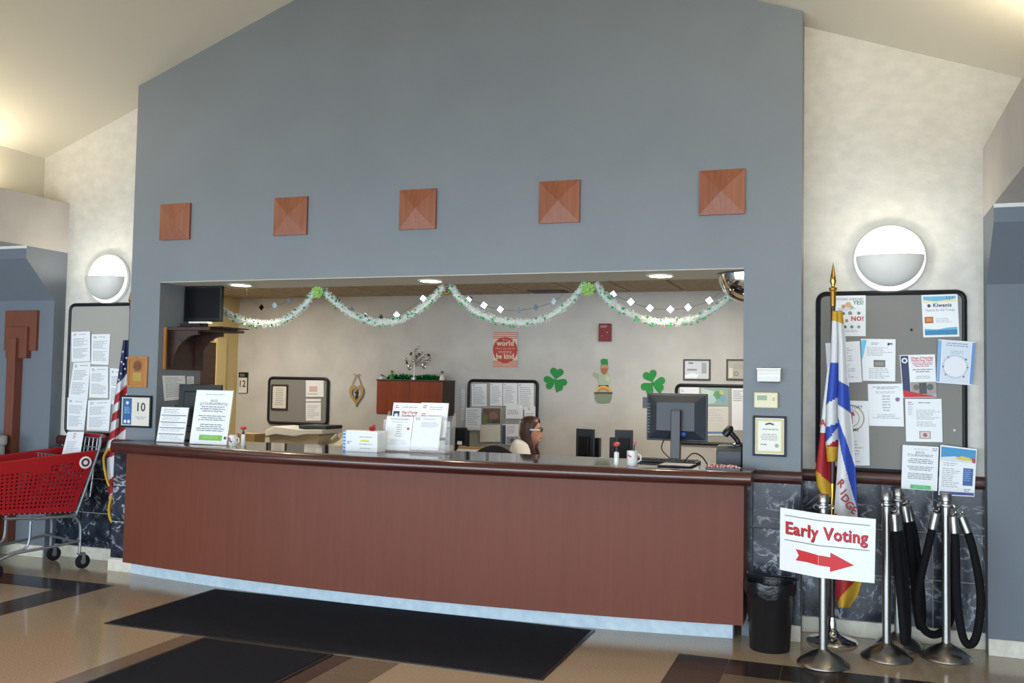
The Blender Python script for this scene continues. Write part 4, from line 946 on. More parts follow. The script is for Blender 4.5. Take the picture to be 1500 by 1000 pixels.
for i in range(10): v.box(X0-w+.004, X0-w+.045, -.013+i*0, -.009, za+.05+i*.021, za+.06+i*.021)
v.build('vent_slats', 'black_plastic', t)
MB().box(X0-.035+.012, X0+.03+.012, -.085, -.045, .05, zc+.04).build('stand_neck', 'black_plastic', t, bevel=.005)
MB().box(X0-.10, X0+.12, -.13, .09, 0, .012).build('stand_base', 'black_plastic', t, bevel=.005)
MB().tube(bez([(X0-.05, -.03, za+.06), (X0-.09, -.05, .12), (X0-.03, -.06, .05)], 16), .004, 6).tube(bez([(X0+.06, -.06, .03), (X0+.12, -.05, .09), (X0+.17, .0, .07), (X0+.2, .05, .015)], 20), .0045, 6).build('cables', 'black_plastic', t)
MB().box(X0-w-.03, X0-w+.004, .0, .014, zb_-.105, zb_-.03).build('side_speaker', 'monitor_grey', t, bevel=.003)
MB().ball((X0+.05, -.03, za+.05), (.022, .012, .02)).build('sticker', ink('2a4aa0'), t)
# receipt printer with hand scanner
cx, w, zt, zb = px_box(1050, 653, 1087, 677, 6.55)
t = thing('receipt_printer', 'grey receipt printer box at the right end of the counter', 'printer', (cx, 6.52, CT)); h = zt-CT
MB().prism([(-.005, 0), (.17, 0), (.17, h), (.03, h), (-.005, h*.75)], 'x', -w, w).build('printer_body', 'monitor_grey', t, bevel=.005)
MB().box(-w+.02, w-.02, .06, .12, h, h+.004).build('paper_slot', 'black_plastic', t)
q = atY(1072, 652, 6.58)
t = thing('hand_scanner', 'black handheld scanner standing on the receipt printer', 'scanner', (q.x, 6.60, CT+h+.004))
MB().tube(bez([(.05, 0, 0), (.03, 0, .04), (-.0, -.01, .075), (-.02, -.015, .10)], 18), .017, 10).build('grip', 'black_plastic', t)
MB().tube([(-.05, -.03, .065), (-.035, -.025, .085), (-.01, -.015, .115), (.005, -.01, .12)], [.022, .028, .026, .012], 10).build('head', 'black_plastic', t)
MB().lathe([(.045, 0), (.045, .008), (.02, .02)], 18, (.045, 0, 0)).build('scanner_base', 'black_plastic', t)
# candy tray
q = atY(1060, 684, 6.14); t = thing('candy_tray', 'shallow black tray at the right end of the counter', 'tray', (q.x, 6.16, CT))
MB().box(-.11, .11, -.05, .06, 0, .006).box(-.11, .11, -.05, -.045, .006, .018).box(-.11, .11, .055, .06, .006, .018).box(-.11, -.105, -.05, .06, .006, .018).box(.105, .11, -.05, .06, .006, .018).build('tray_body', 'black_plastic', t)
for k in range(7):
    xx = -.08+.026*k; R = Matrix.Rotation(random.uniform(-.5, .5), 3, 'Z') @ Matrix.Rotation(PI/2+.1, 3, 'Y'); mb = MB()
    for j in range(6): mb.lathe([(.0085, -.03+.01*j), (.0085, -.02+.01*j)], 10, (0, 0, 0), R, j % 2)
    tag(mb.build('candy_stick', [ink('a83a3e'), ink('cdb8b4')], loc=(q.x+xx, 6.165+random.uniform(-.02, .02), CT+.0195+.006*(k % 2))), 'red and white striped candy stick in the black tray, %s from the left' % ('first', 'second', 'third', 'fourth', 'fifth', 'sixth', 'seventh')[k], 'candy', 'candy sticks in the tray')
# keyboard behind the monitor
t = thing('keyboard', 'black keyboard on the counter behind the monitor stand', 'keyboard', (-1.18, 6.62, CT), -.05)
MB().box(-.21, .21, -.07, .07, .0, .016).build('keyboard_case', 'black_plastic', t, bevel=.004)
k0 = None
kb = MB()
for r_ in range(5):
    for c_ in range(14): kb.box(-.2+c_*.0285, -.176+c_*.0285, -.06+r_*.025, -.04+r_*.025, .016, .022)
kb.build('keys', 'soft_black', t)
tag(MB().ball((0, 0, .016), (.03, .05, .017), 14, 8).build('mouse', 'black_plastic', loc=(-1.42, 6.6, CT)), 'black computer mouse left of the keyboard on the counter', 'mouse')

# ================================================================== LEFT JAMB: television on a bracketed shelf, papers
t = thing('wall_shelf', 'dark brown wooden shelf with scroll brackets under the television', 'shelf', (OL, 6.5, 2.0))
SZ = 2.035
MB().box(0, .44, .0, .50, .035, .06).build('shelf_board', 'wood_brown', t, bevel=.003)
MB().box(0, .012, .0, .50, -.30, .035).build('back_board', 'wood_brown', t)
MB().box(.0, .022, -.018, .0, -.30, .06).build('edge_board', 'plaque_oak', t)
def bracket(y):
    mb = MB(); th = .03
    arcp = [(.02+.26*math.sin(a), -.26+.26*(1-math.cos(a))+.02) for a in [PI/2*i/10 for i in range(11)]]
    poly = [(.012, -.28), (.012, .035), (.29, .035)] + [(.29-.0, .0)] + [(.28-.24*math.sin(PI/2*i/10), .0-.28*(1-math.cos(PI/2*i/10))) for i in range(11)]
    vs = []
    k = len(poly); V = [(x, y, z) for x, z in poly]+[(x, y+th, z) for x, z in poly]
    mb.add(V, [list(range(k)), list(range(2*k-1, k-1, -1))]+[(i, (i+1) % k, k+(i+1) % k, k+i) for i in range(k)])
    mb.lathe([(.028, -.002), (.028, th+.004)], 16, (.10, y+th, -.06), Matrix.Rotation(PI/2, 3, 'X')).lathe([(.018, -.002), (.018, th+.004)], 14, (.17, y+th, -.02), Matrix.Rotation(PI/2, 3, 'X'))
    return mb.build('scroll_bracket', 'wood_brown', t)
bracket(.06); bracket(.38)
MB().box(.10, .56, .03, .40, .06, .068).build('tray', 'dark_bezel', t, bevel=.003)
tv = thing('television', 'small black flat television on the dark wooden shelf', 'television', (OL+.20, 6.74, 2.068), .03)
MB().box(-.19, .19, -.02, .02, .055, .365).build('cabinet', 'dark_bezel', tv, bevel=.006)
MB().box(-.172, .172, -.022, -.0195, .085, .347).build('screen', 'screen_black', tv)
MB().box(-.16, .16, .02, .06, .09, .32).build('back_housing', 'dark_bezel', tv, bevel=.01)
MB().box(-.03, .03, -.01, .03, .008, .06).build('neck', 'dark_bezel', tv)
MB().lathe([(.12, 0), (.12, .006), (.05, .012)], 24).build('base', 'dark_bezel', tv)
o = MB().box(-.1, .1, -.04, .04, 0, .028).build('video_box', 'dark_bezel', loc=(OL+.22, 6.575, 2.068), bevel=.003); tag(o, 'slim black video box on the shelf in front of the television', 'video box')
o = MB().box(-.09, .09, -.035, .035, 0, .014).build('notebook', 'paper_warm', loc=(OL+.30, 6.575, 2.096)); o.rotation_euler.z = .05; tag(o, 'cream notebook lying on the video box beside the television', 'notebook')
XJ = OL+.003
def jamb_sheet(label, px, items):
    sheet('notice', label, 'notice', [atX(a, b, XJ) for a, b in px], items, group='papers on the dark jamb')
jamb_sheet('white notice taped to the dark jamb under the shelf', ((238, 550), (271, 550), (273, 584), (241, 587)), [('b', .1, .08, .9, .9, 10, 'a8acb4')])
jamb_sheet('small paper slip on the dark jamb beside the larger notice', ((274, 551), (284, 551), (284, 562), (274, 563)), [('b', .1, .1, .9, .9, 4, 'a8acb4')])
jamb_sheet('small paper on the jamb between the shelf brackets', ((258, 503), (277, 503), (277, 517), (262, 516)), [('b', .1, .1, .9, .9, 4, 'a8acb4')])
# monitor behind the tournament flyer
q = atY(298, 600, 6.72); cx, w, zt, zb = px_box(269, 563, 327, 640, 6.66)
t = thing('monitor', 'black monitor standing behind the bags tournament flyer', 'monitor', (cx, 6.62, CT), .1)
MB().box(-w, w, -.012, .012, .07, zt-CT).build('bezel', 'dark_bezel', t, bevel=.005)
MB().box(-w*.7, w*.7, -.035, -.011, .12, zt-CT-.06).build('back_housing', 'dark_bezel', t, bevel=.008)
MB().box(-w+.015, w-.015, .0115, .0135, .085, zt-CT-.015).build('screen', 'screen_black', t)
MB().box(-.03, .03, -.045, -.02, .01, .2).build('stand_neck', 'dark_bezel', t)
MB().box(-.1, .1, -.09, .07, 0, .012).build('stand_base', 'dark_bezel', t)
MB().box(-w-.035, -w, -.01, .01, .2, .3).build('side_speaker', 'dark_bezel', t)

# domed mirror in the corner of the soffit
mb = MB(); nu, nv = 24, 14; R_ = .205; vs = []
for i in range(nv+1):
    tt = -PI/2+PI/2*i/nv
    for j in range(nu+1):
        a = PI/2+PI*j/nu; vs.append((R_*math.cos(tt)*math.cos(a), R_*math.cos(tt)*math.sin(a), R_*math.sin(tt)))
mt_ = thing('dome_mirror', 'chrome quarter dome security mirror in the upper right opening corner', 'mirror', (OR-.002, 6.71, OZ-.008))
mb.add(vs, [(i*(nu+1)+j, i*(nu+1)+j+1, (i+1)*(nu+1)+j+1, (i+1)*(nu+1)+j) for i in range(nv) for j in range(nu)], 0, True).build('mirror_dome', 'mirror', mt_)
mb = MB(); mb.tube([((R_+.004)*math.cos(PI/2+PI*j/nu), (R_+.004)*math.sin(PI/2+PI*j/nu), -.004) for j in range(nu+1)], .006, 6).build('rim', 'steel_dark', mt_)

# ================================================================== GARLANDS
YG = 7.02
def swag(pts, label):
    P = bez([atY(a, b, YG) for a, b in pts], 70); loc = P[0]; P = [p-loc for p in P]
    t = thing('tinsel_garland', label, 'garland', loc, group='tinsel swags along the opening')
    MB().tube(P, .022, 6).build('tinsel_core', 'tinsel_white', t)
    mb = MB()
    for k in range(1500):
        i = random.randrange(len(P)-1); p = P[i].lerp(P[i+1], random.random()); d = Vector((random.gauss(0, 1), random.gauss(0, 1), random.gauss(0, 1))).normalized()
        s = d.orthogonal().normalized()*.006; L = random.uniform(.026, .044)
        mb.add([p-s, p+s, p+d*L+s*.4, p+d*L-s*.4], [(0, 1, 2, 3)])
    tag(mb.build('tinsel_strands', 'tinsel_white', t, recalc=False), kind='stuff')
    bd = MB()
    for k in range(44):
        i = random.randrange(len(P)); a = random.uniform(0, 2*PI); bd.ball(P[i]+Vector((0, -.03, -.012))+Vector((0, .02*math.sin(a), .03*math.cos(a))), random.uniform(.006, .011), 6, 4)
    tag(bd.build('green_beads', 'bead_green', t), kind='stuff')
swag(((322, 453), (340, 463), (365, 471), (392, 474), (420, 467), (445, 448), (463, 424)), 'white tinsel swag starting beside the television')
swag(((473, 424), (492, 443), (520, 462), (556, 472), (592, 466), (625, 445), (650, 420)), 'second white tinsel swag from the television side')
swag(((660, 420), (678, 440), (705, 460), (745, 471), (790, 469), (830, 446), (858, 415)), 'third white tinsel swag above the red poster')
swag(((872, 416), (890, 437), (920, 458), (965, 471), (1010, 468), (1045, 452), (1075, 430)), 'white tinsel swag ending at the domed mirror')
for k, (px, py) in enumerate(((467, 428), (862, 424))):
    q = atY(px, py, YG-.03); t = thing('paper_rosette', 'pale green paper rosette between %s' % ('the first two swags' if k == 0 else 'the last two swags'), 'rosette', q, group='green rosettes')
    for j in range(9):
        a = 2*PI*j/9; c_, s_ = math.cos(a), math.sin(a)
        MB().add([(0, 0, 0), (.05*math.cos(a-.3), -.012, .05*math.sin(a-.3)), (.058*c_, -.03, .058*s_), (.05*math.cos(a+.3), -.012, .05*math.sin(a+.3)), (0, .006, 0)], [(0, 1, 2), (0, 2, 3), (4, 2, 1), (4, 3, 2)]).build('petal', 'bow_green', t)
    MB().ball((0, -.015, 0), .016, 8, 6).build('rosette_centre', 'bow_green', t)
q = atY(655, 430, YG-.02); t = thing('gold_bow', 'little gold bow hanging between two swags above the wall cabinet', 'bow', q)
for s in (-1, 1): MB().tube([(0, 0, 0), (s*.03, -.01, .015), (s*.035, -.01, -.01), (0, 0, 0)], .005, 6).build('loop', 'gold_paper', t)
def bunting(pts, label):
    Q = [atY(a, b, 7.13) for a, b in pts]; loc = Q[0].copy(); t = thing('mirror_bunting', label, 'bunting', loc, group='strings of mirror diamonds')
    a = Q[0]+Vector((-.16, .0, .10)); b = Q[-1]+Vector((.13, 0, .10))
    MB().tube([a.xyz-loc+Vector((0, 0, CZ+.012-a.z)), a-loc], .0015, 4).tube([b-loc, b-loc+Vector((0, 0, CZ+.012-b.z))], .0015, 4).tube(bez([a-loc]+[q-loc+Vector((0, .006, 0)) for q in Q]+[b-loc], 30), .0015, 4).build('string', 'steel', t)
    for i, q in enumerate(Q):
        R = Matrix.Rotation(PI/4+random.uniform(-.2, .2), 3, 'Y'); R = Matrix.Rotation(random.uniform(-.3, .3), 3, 'Z') @ Matrix.Rotation(random.uniform(.04, .14), 3, 'X') @ R
        MB().obox(q-loc, (.042, .003, .042), R).build('mirror_diamond', 'diamond_silver', t)
bunting(((383, 450), (402, 447), (423, 441)), 'three mirror diamonds on a thread above the swag by the television')
bunting(((494, 440), (515, 454), (535, 463), (558, 465), (581, 461), (620, 437)), 'mirror diamonds on a thread above the second swag')
bunting(((688, 437), (709, 447), (733, 453), (759, 454), (785, 450), (811, 441)), 'mirror diamonds on a thread above the red poster')
bunting(((898, 431), (924, 442), (952, 451), (982, 453), (1008, 450), (1039, 440)), 'mirror diamonds on a thread nearest the domed mirror')
# ================================================================== OFFICE
YW = YB
def oboard(label, x0, y0, x1, y1, felt):
    cx, w, zt, zb = px_box(x0, y0, x1, y1, YW); return board(label, cx-w, cx+w, zb, zt, YW, felt, .02, 'office bulletin boards')
GO = 'papers on the office boards'
def osheet(label, x0, y0, x1, y1, items, off=.024, m='paper', nm='notice', cat='notice'):
    return wall_sheet(nm, label, cat, ((x0, y0), (x1, y0), (x1, y1), (x0, y1)), YW-off, items, m=m, group=GO)
oboard('grey office board with three papers left of the heart ornament', 395, 554, 481, 620, 'felt_grey')
framed('framed_notice', 'brown framed notice hung on the left office board', 'frame', 398, 563, 422, 600, YW-.022, 'wood_brown', .02, [('b', .15, .1, .85, .9, 9, 'a0a49c', 1)], 'paper_warm')
osheet('white sheet with pale red drawing on the left office board', 448, 557, 474, 581, [('r', .2, .35, .65, .7, 'd6b4b0'), ('b', .1, .8, .9, .95, 1, TXL)])
osheet('white sheet clipped at the foot of the left office board', 448, 584, 470, 616, [('r', .0, .12, 1, .16, '6a6a6a'), ('b', .1, .3, .9, .9, 7, 'b6bac2')])
# tear-off calendar
cx, w, zt, zb = px_box(343, 545, 356, 575, YW-.01); t = thing('wall_calendar', 'tear off wall calendar showing 12 beside the cream wall', 'calendar', (cx+.075, YW, zb)); h = zt-zb
MB().box(-w, w, -.02, 0, 0, h).build('backing', 'frame_black', t)
sheet('page', None, None, [(-w+.004, -.022, h*.74), (w-.004, -.022, h*.74), (w-.004, -.022, .0), (-w+.004, -.022, .0)], [('t', '12', .5, .6, .42, '2a2a2a', .02, .7)], m='paper_warm', parent=t)
prints(t, lambda u, v, o: Vector((-w+2*w*u, -.0205-o, h*(1-v))), 2*w, h, [('b', 0.15, 0.09, 0.85, 0.23, 2, 'b0b0b0')])
# heart ornament
def extr(poly, z, th, name, m, par, hole=None):
    mb = MB()
    if hole:
        k = len(poly); V = [(x, 0, y) for x, y in poly]+[(x, 0, y) for x, y in hole]; V += [(x, -th, y) for x, _, y in V]
        fs = []
        for s in (0, 2*k): fs += [(s+i, s+(i+1) % k, s+k+(i+1) % k, s+k+i) for i in range(k)]
        fs += [(i, (i+1) % k, 2*k+(i+1) % k, 2*k+i) for i in range(k)]+[(k+i, k+(i+1) % k, 3*k+(i+1) % k, 3*k+i) for i in range(k)]
        mb.add(V, fs)
    else: mb.prism(poly, 'y', -th, 0)
    return mb.build(name, m, par)
def heart(sx, sz, n=40): return [(sx*16*math.sin(t)**3/16, sz*(13*math.cos(t)-5*math.cos(2*t)-2*math.cos(3*t)-math.cos(4*t))/16) for t in [2*PI*i/n for i in range(n)]]
q = atY(523, 577, YW); t = thing('heart_ornament', 'tan open heart ornament hanging by a ribbon on the office wall', 'ornament', (q.x, YW-.002, q.z))
extr(heart(.105, .155), 0, .02, 'heart', 'kraft', t, heart(.062, .088))
MB().tube(bez([(-.07, -.01, .1), (-.03, -.015, .2), (0, -.015, .24), (.03, -.015, .2), (.07, -.01, .1)], 20), .005, 6).build('ribbon', 'kraft', t)
for s in (-1, 1): MB().tube([(0, -.015, .235), (s*.035, -.02, .255), (s*.05, -.02, .245)], .006, 6).build('bow_loop', 'kraft', t)
MB().ball((0, -.01, -.03), (.02, .01, .035)).ball((0, -.01, .02), (.028, .01, .02)).build('figure', 'wood_brown', t)
# wall cabinet with tinsel, metal tree and figurines
YC = YW-.36
cx, w, zt, zb = px_box(552, 556, 648, 608, YC)
t = thing('wall_cabinet', 'reddish wood overhead cabinet hung on the office wall', 'cabinet', (cx, YC, zb)); h = zt-zb
MB().box(-w, w, .015, .36, 0, h).build('body', 'wood_brown', t)
for s in (-1, 1):
    d = MB().box(min(s*.003, s*w), max(s*.003, s*w), -.005, .013, .01, h-.02).build('door', 'wood_cabinet', t, bevel=.002)
MB().box(-w-.008, w+.008, -.01, .36, h-.018, h).build('top_board', 'wood_brown', t)
MB().box(w, w+.006, .015, .36, 0, h-.018).build('side_panel', 'wood_brown', t)
TZ = zt
gl = thing('tinsel_garland', 'green tinsel piled along the top of the overhead cabinet', 'garland', (cx, YC+.14, TZ)); mb = MB()
for k in range(1500):
    x = random.uniform(-w*.82, w*.85); b = .045*(.6+.4*math.sin(x*9)**2); p = Vector((x, random.gauss(0, .03), random.uniform(.004, b))); d = Vector((random.gauss(0, 1), random.gauss(0, 1), random.gauss(0, .7)+.4)).normalized(); s = d.orthogonal().normalized()*.006; L = random.uniform(.02, .045)
    q_ = p+d*L
    if q_.z < .002: continue
    mb.add([p-s, p+s, q_+s*.5, q_-s*.5], [(0, 1, 2, 3)])
tag(mb.build('tinsel_strands', 'tinsel_green', gl, recalc=False), kind='stuff')
MB().tube([(-w*.82, 0, .014), (0, 0, .014), (w*.85, 0, .014)], .012, 6).build('tinsel_core', 'tinsel_green', gl)
q = atY(610, 551, YC+.12); tr = thing('metal_tree', 'silver wire tree with leaf discs on top of the overhead cabinet', 'ornament', (q.x, YC+.05, TZ))
MB().lathe([(.045, 0), (.045, .03), (.01, .04)], 16).build('pot', 'steel', tr)
MB().tube([(0, 0, .03), (.004, 0, .15), (0, 0, .24)], [.011, .009, .006], 8).build('trunk', 'white_plastic', tr)
for px, py in ((594, 526), (596, 531), (602, 518), (608, 513), (610, 522), (614, 519), (618, 517), (622, 521), (628, 520), (625, 530), (621, 536), (600, 538), (605, 528), (617, 528), (630, 526), (612, 509)):
    p = atY(px, py, YC+.05+random.uniform(-.04, .04))-tr.location
    br = MB().tube([(0, 0, .15+random.uniform(0, .06)), (p.x*.6, p.y*.6, p.z*.8+.03), tuple(p)], .003, 5).build('branch', 'steel_dark', tr)
    MB().ball(p, (.024 if py < 532 else .036, .006, .016 if py < 532 else .03), 8, 6, 0, Matrix.Rotation(random.uniform(0, 3), 3, 'Y')).build('leaf', random.choice(('steel', 'steel_dark', 'steel_dark', 'wood_brown')), br)
for px, lab in ((560, 'tiny green and white figurine at the left end of the cabinet top'), (575, 'small green hatted figurine among the cabinet tinsel'), (660, 'white and green figurine at the right end of the cabinet top')):
    q = atY(px, 553, YC+.06); x = min(q.x, cx+w-.03); f = thing('figurine', lab, 'figurine', (x, YC+.045, TZ), group='figurines on the cabinet')
    hh = .06 if px == 560 else .11
    MB().lathe([(.03, 0), (.032, .01), (.024, hh*.5), (.012, hh*.62)], 14).build('robe', 'white_plastic' if px != 575 else 'shamrock', f)
    MB().ball((0, 0, hh*.72), hh*.16, 10, 8).build('head', 'skin', f)
    MB().lathe([(.03, hh*.8), (.032, hh*.82), (.018, hh*.84), (.016, hh), (.001, hh*1.01)], 14).build('hat', 'shamrock', f)
# red poster
wall_sheet('poster', 'red be kind poster with cream lettering on the office wall', 'poster', ((722, 486), (758, 486), (758, 539), (722, 539)), YW-.012,
  [('r', 0, 0, 1, 1, 'd9c7b6')]+[('r', 0, .01+.05*i, 1, .03+.05*i, 'c05040') for i in range(4)]+[('r', 0, .8+.05*i, 1, .825+.05*i, 'c05040') for i in range(4)]+[('c', .5, .5, .5, 'b83a30'), ('t', 'In a', .5, .24, .07, 'd8b09a', .01), ('t', 'world', .5, .38, .15, 'e6cdb4', .03, .7), ('t', 'where you can be', .5, .48, .06, 'd8b09a', 0, .8), ('t', 'anything', .5, .58, .08, 'd8b09a', .01, .7), ('t', 'be kind', .5, .74, .15, 'e6cdb4', .03, .72)])
# acrylic ruler strip
cx, w, zt, zb = px_box(675, 570, 681, 616, YW-.01); t = thing('wall_ruler', 'narrow clear strip hanging left of the middle office board', 'strip', (cx, YW, zb))
MB().box(-w, w, -.01, 0, 0, zt-zb).build('strip', 'white_plastic', t); tk = MB()
for i in range(12): tk.box(-w, w*.2, -.0105, -.0095, .02+i*.028, .024+i*.028)
tk.build('marks', ink('8a8e96'), t)
# middle board and its papers
oboard('black framed office board crowded with papers behind the seated woman', 687, 558, 787, 660, 'felt_light')
N = [('typed sheet at the upper left of the middle office board', 691, 562, 713, 595), ('list sheet in the upper middle of the middle office board', 718, 561, 736, 594), ('sheet right of the list on the middle office board', 737, 561, 758, 594), ('sheet at the upper right of the middle office board', 759, 561, 782, 600)]
for k, (lab, a, b, c_, d) in enumerate(N): osheet(lab, a, b, c_, d, [('b', 0.06, 0.04, 0.24, 0.124, 2, '5a5a60'), ('b', .1, .15, .9, .92, 10, 'b2b6be')], .024+.001*k)
osheet('sheet hanging over the left edge of the middle office board', 682, 597, 705, 630, [('b', .1, .1, .9, .8, 8, 'b2b6be')], .042)
osheet('brown landscape photo page of a wall calendar behind the woman', 706, 597, 734, 621, [('r', .02, .02, .98, .98, '6b5348'), ('c', .6, .5, .22, '8a6a58'), ('p', [(0, .3), (.3, .5), (.25, 1), (0, 1)], '6a7a4a'), ('r', .5, .7, .98, .98, '54463e')], .044, nm='calendar_photo', cat='calendar')
osheet('blank cream page below the landscape photo behind the woman', 703, 622, 733, 647, [('b', .4, .05, .6, .1, 1, 'c0bdb4')], .044, 'paper_warm')
osheet('shiny plastic sleeve with typed page on the middle office board', 741, 592, 766, 613, [('b', .1, .4, .9, .75, 3, '9a9ea8'), ('c', .85, .2, .06, 'ffffff')], .040)
osheet('sheet at the right edge of the middle office board', 768, 595, 786, 620, [('b', 0.31, 0.08, 0.49, 0.248, 2, '5a5a66'), ('b', .1, .4, .9, .9, 4, 'b2b6be')], .030)
osheet('navy edged brochure low on the middle office board', 736, 621, 760, 651, [('r', .0, .05, .2, .98, '3a4660'), ('b', .3, .1, .9, .5, 6, 'a8b0c0'), ('r', .25, .6, .98, .98, '98a0aa'), ('c', .6, .8, .14, '5a6470')], .036)
osheet('white sheet behind the woman head on the middle office board', 761, 616, 784, 648, [('b', .1, .1, .9, .9, 8, 'b2b6be')], .034)
# shamrocks
def shamrock(px, py, s, rot, label):
    q = atY(px, py, YW); t = thing('shamrock_cutout', label, 'shamrock', (q.x, YW-.002, q.z), group='green shamrocks'); t.rotation_euler.y = rot
    for k in range(3):
        a = PI/2+2*PI*k/3; hp = heart(s*.52, s*.5); c_, s_ = math.cos(a-PI/2), math.sin(a-PI/2)
        pts = [(x*c_-(z+s*.5)*s_, x*s_+(z+s*.5)*c_) for x, z in hp]
        extr(pts, 0, .008+.0005*k, 'leaf', 'shamrock', t)
    MB().tube([(0, -.004, 0), (s*.12, -.004, -s*.5), (s*.3, -.004, -s*.9)], .012, 6).build('stem', 'shamrock', t)
shamrock(814, 556, .158, .15, 'green paper shamrock left of the leprechaun cutout')
shamrock(956, 560, .158, -.35, 'green paper shamrock right of the leprechaun cutout above the monitor')
# leprechaun and pot cutout
def pxz(px, py, t): p = atY(px, py, YW); return (p.x-t.location.x, p.z-t.location.z)
q = atY(884, 592, YW); t = thing('leprechaun_cutout', 'paper leprechaun cutout sitting above a rainbow and gold pot', 'decoration', (q.x, YW-.002, q.z))
def cut(pts, m, name, th): return extr([pxz(a, b, t) for a, b in pts], 0, th, name, m, t)
cut(((877, 548), (886, 542), (893, 549), (893, 562), (890, 568), (877, 568)), ink('a9b59a'), 'coat', .006)
cut(((877, 548), (870, 545), (868, 549), (876, 555)), ink('9aa58a'), 'arm', .007)
cut(((889, 549), (894, 553), (892, 560), (887, 556)), ink('bcc6ac'), 'arm', .007)
cut(((877, 564), (892, 564), (891, 569), (878, 569)), ink('8fb59c'), 'legs', .006)
cut(tuple((885.5+5.8*math.cos(2*PI*i/16), 538+6.5*math.sin(2*PI*i/16)) for i in range(16)), ink('c08a6a'), 'head', .008)
cut(((880, 539), (891, 539), (889, 546), (885, 549), (881, 545)), ink('a8623a'), 'beard', .009)
cut(((881, 534), (880, 527), (884, 525), (890, 526), (891, 534)), 'shamrock', 'hat', .01)
cut(tuple((884+12.5*math.cos(PI*i/14), 577-12.5*math.sin(PI*i/14)) for i in range(15)), ink('d8b048'), 'rainbow_outer', .0075)
cut(tuple((884+9.5*math.cos(PI*i/14), 577-9.5*math.sin(PI*i/14)) for i in range(15)), ink('c87a4a'), 'rainbow_inner', .0085)
cut(tuple((884+6.5*math.cos(PI*i/14), 577-6.5*math.sin(PI*i/14)) for i in range(15)), ink('a9b290'), 'rainbow_core', .0095)
cut(((872, 576), (896, 576), (896, 584), (893, 590), (876, 590), (872, 584)), ink('7f8c70'), 'pot', .011)
cut(((871, 574), (897, 574), (897, 577), (871, 577)), ink('4a4f40'), 'pot_rim', .013)
# fire alarm pull
cx, w, zt, zb = px_box(878, 474, 896, 500, YW); t = thing('alarm_box', 'red wall alarm box above the leprechaun cutout', 'alarm', (cx, YW, zb)); h = zt-zb
MB().box(-w, w, -.04, 0, 0, h).build('case', ink('7c1c1c'), t, bevel=.004)
prints(t, lambda u, v, o: Vector((-w+2*w*u, -.0405-o, h*(1-v))), 2*w, h, [('b', 0.15, 0.12, 0.85, 0.26, 2, 'c8a8a0'), ('c', .7, .5, .05, 'c09a90'), ('c', .3, .7, .04, 'c09a90')])
# framed pictures
framed('framed_picture', 'dark framed picture with painted window reflection right of the alarm box', 'picture', 1001, 526, 1041, 557, YW, 'wood_brown', .018, [('r', .0, .0, 1, 1, 'cdd3d8'), ('r', .1, .45, .5, .55, '8a8f96'), ('r', .7, .1, .9, .7, '9fa6a8'), ('p', [(0, .8), (.3, .68), (.6, .75), (.5, .95), (0, .98)], 'eef2f6'), ('r', .15, .08, .35, .18, '8a8478')], group='framed pictures')  # bright fill and white patch paint in a window reflection
framed('framed_picture', 'dark framed certificate half hidden by the right pillar', 'picture', 1064, 526, 1104, 557, YW, 'wood_brown', .018, [('r', 0, 0, 1, 1, 'b5b0a4'), ('o', .35, .72, .1, .06, '7a766a'), ('b', .2, .2, .8, .5, 4, '9a958a', 1), ('r', .05, .4, .2, .95, 'd8d4c4')], group='framed pictures')
oboard('black framed office board with calendar behind the counter monitor', 991, 565, 1110, 650, 'felt_light')
osheet('white sheet at the left of the right office board', 996, 567, 1024, 600, [('b', 0.06, 0.1, 0.24, 0.24, 2, '8a8a90'), ('b', .1, .3, .9, .9, 6, 'c0c4ca')])
osheet('green and blue floral top page of the right wall calendar', 1027, 568, 1067, 594, [('r', .0, .0, 1, 1, '8fb0a8'), ('p', [(0, 0), (.5, .2), (.3, .9), (0, 1)], 'c4d4c8'), ('c', .6, .4, .15, '5f9a6a'), ('c', .8, .6, .12, '7fa0c0'), ('c', .75, .25, .08, 'c8c070'), ('c', .4, .65, .15, 'b4ccd0')], .026, nm='calendar_photo', cat='calendar')
osheet('month grid page of the right wall calendar', 1027, 595, 1067, 638, [('b', .05, .1, .95, .55, 5, 'c4c6c8'), ('r', .0, .86, 1, .93, '5a86b8')], .026, 'paper_warm', 'calendar_page', 'calendar')
osheet('tall typed sheet at the right of the right office board', 1072, 569, 1092, 630, [('b', .1, .05, .9, .32, 6, '8a92a4')])
# ---- furniture: cabinets, desks
def cabinet(label, x0, x1, y0, y1, h, nd, m='beige_plastic', nm='filing_cabinet', cat='cabinet'):
    t = thing(nm, label, cat, ((x0+x1)/2, y0, 0)); w = (x1-x0)/2
    MB().box(-w, w, .02, y1-y0, 0, h).build('body', m, t, bevel=.004)
    for k in range(nd):
        za = .04+(h-.06)*k/nd; zb = .04+(h-.06)*(k+1)/nd-.012
        d = MB().box(-w+.012, w-.012, 0, .02, za, zb).build('drawer', m, t, bevel=.003)
        MB().box(-.06, .06, -.018, 0, zb-.06, zb-.045).build('handle', 'steel', d)
cabinet('beige low cabinet under the office copier', -5.95, -4.95, 9.35, 9.95, .82, 3)
def desk(label, x0, x1, y0, y1, h=.74):
    t = thing('office_desk', label, 'desk', ((x0+x1)/2, (y0+y1)/2, 0)); w, d = (x1-x0)/2, (y1-y0)/2
    MB().box(-w, w, -d, d, h-.03, h).build('desk_top', 'wood_brown', t, bevel=.004)
    for sx in (-1, 1): MB().box(min(sx*w, sx*(w-.03)), max(sx*w, sx*(w-.03)), -d+.02, d-.02, 0, h-.03).build('side_panel', 'wood_brown', t)
    MB().box(-w+.03, w-.03, d-.05, d-.03, .2, h-.03).build('modesty_panel', 'wood_brown', t)
desk('desk along the rear office wall under the crowded board', -4.7, -3.35, 9.75, 10.4)
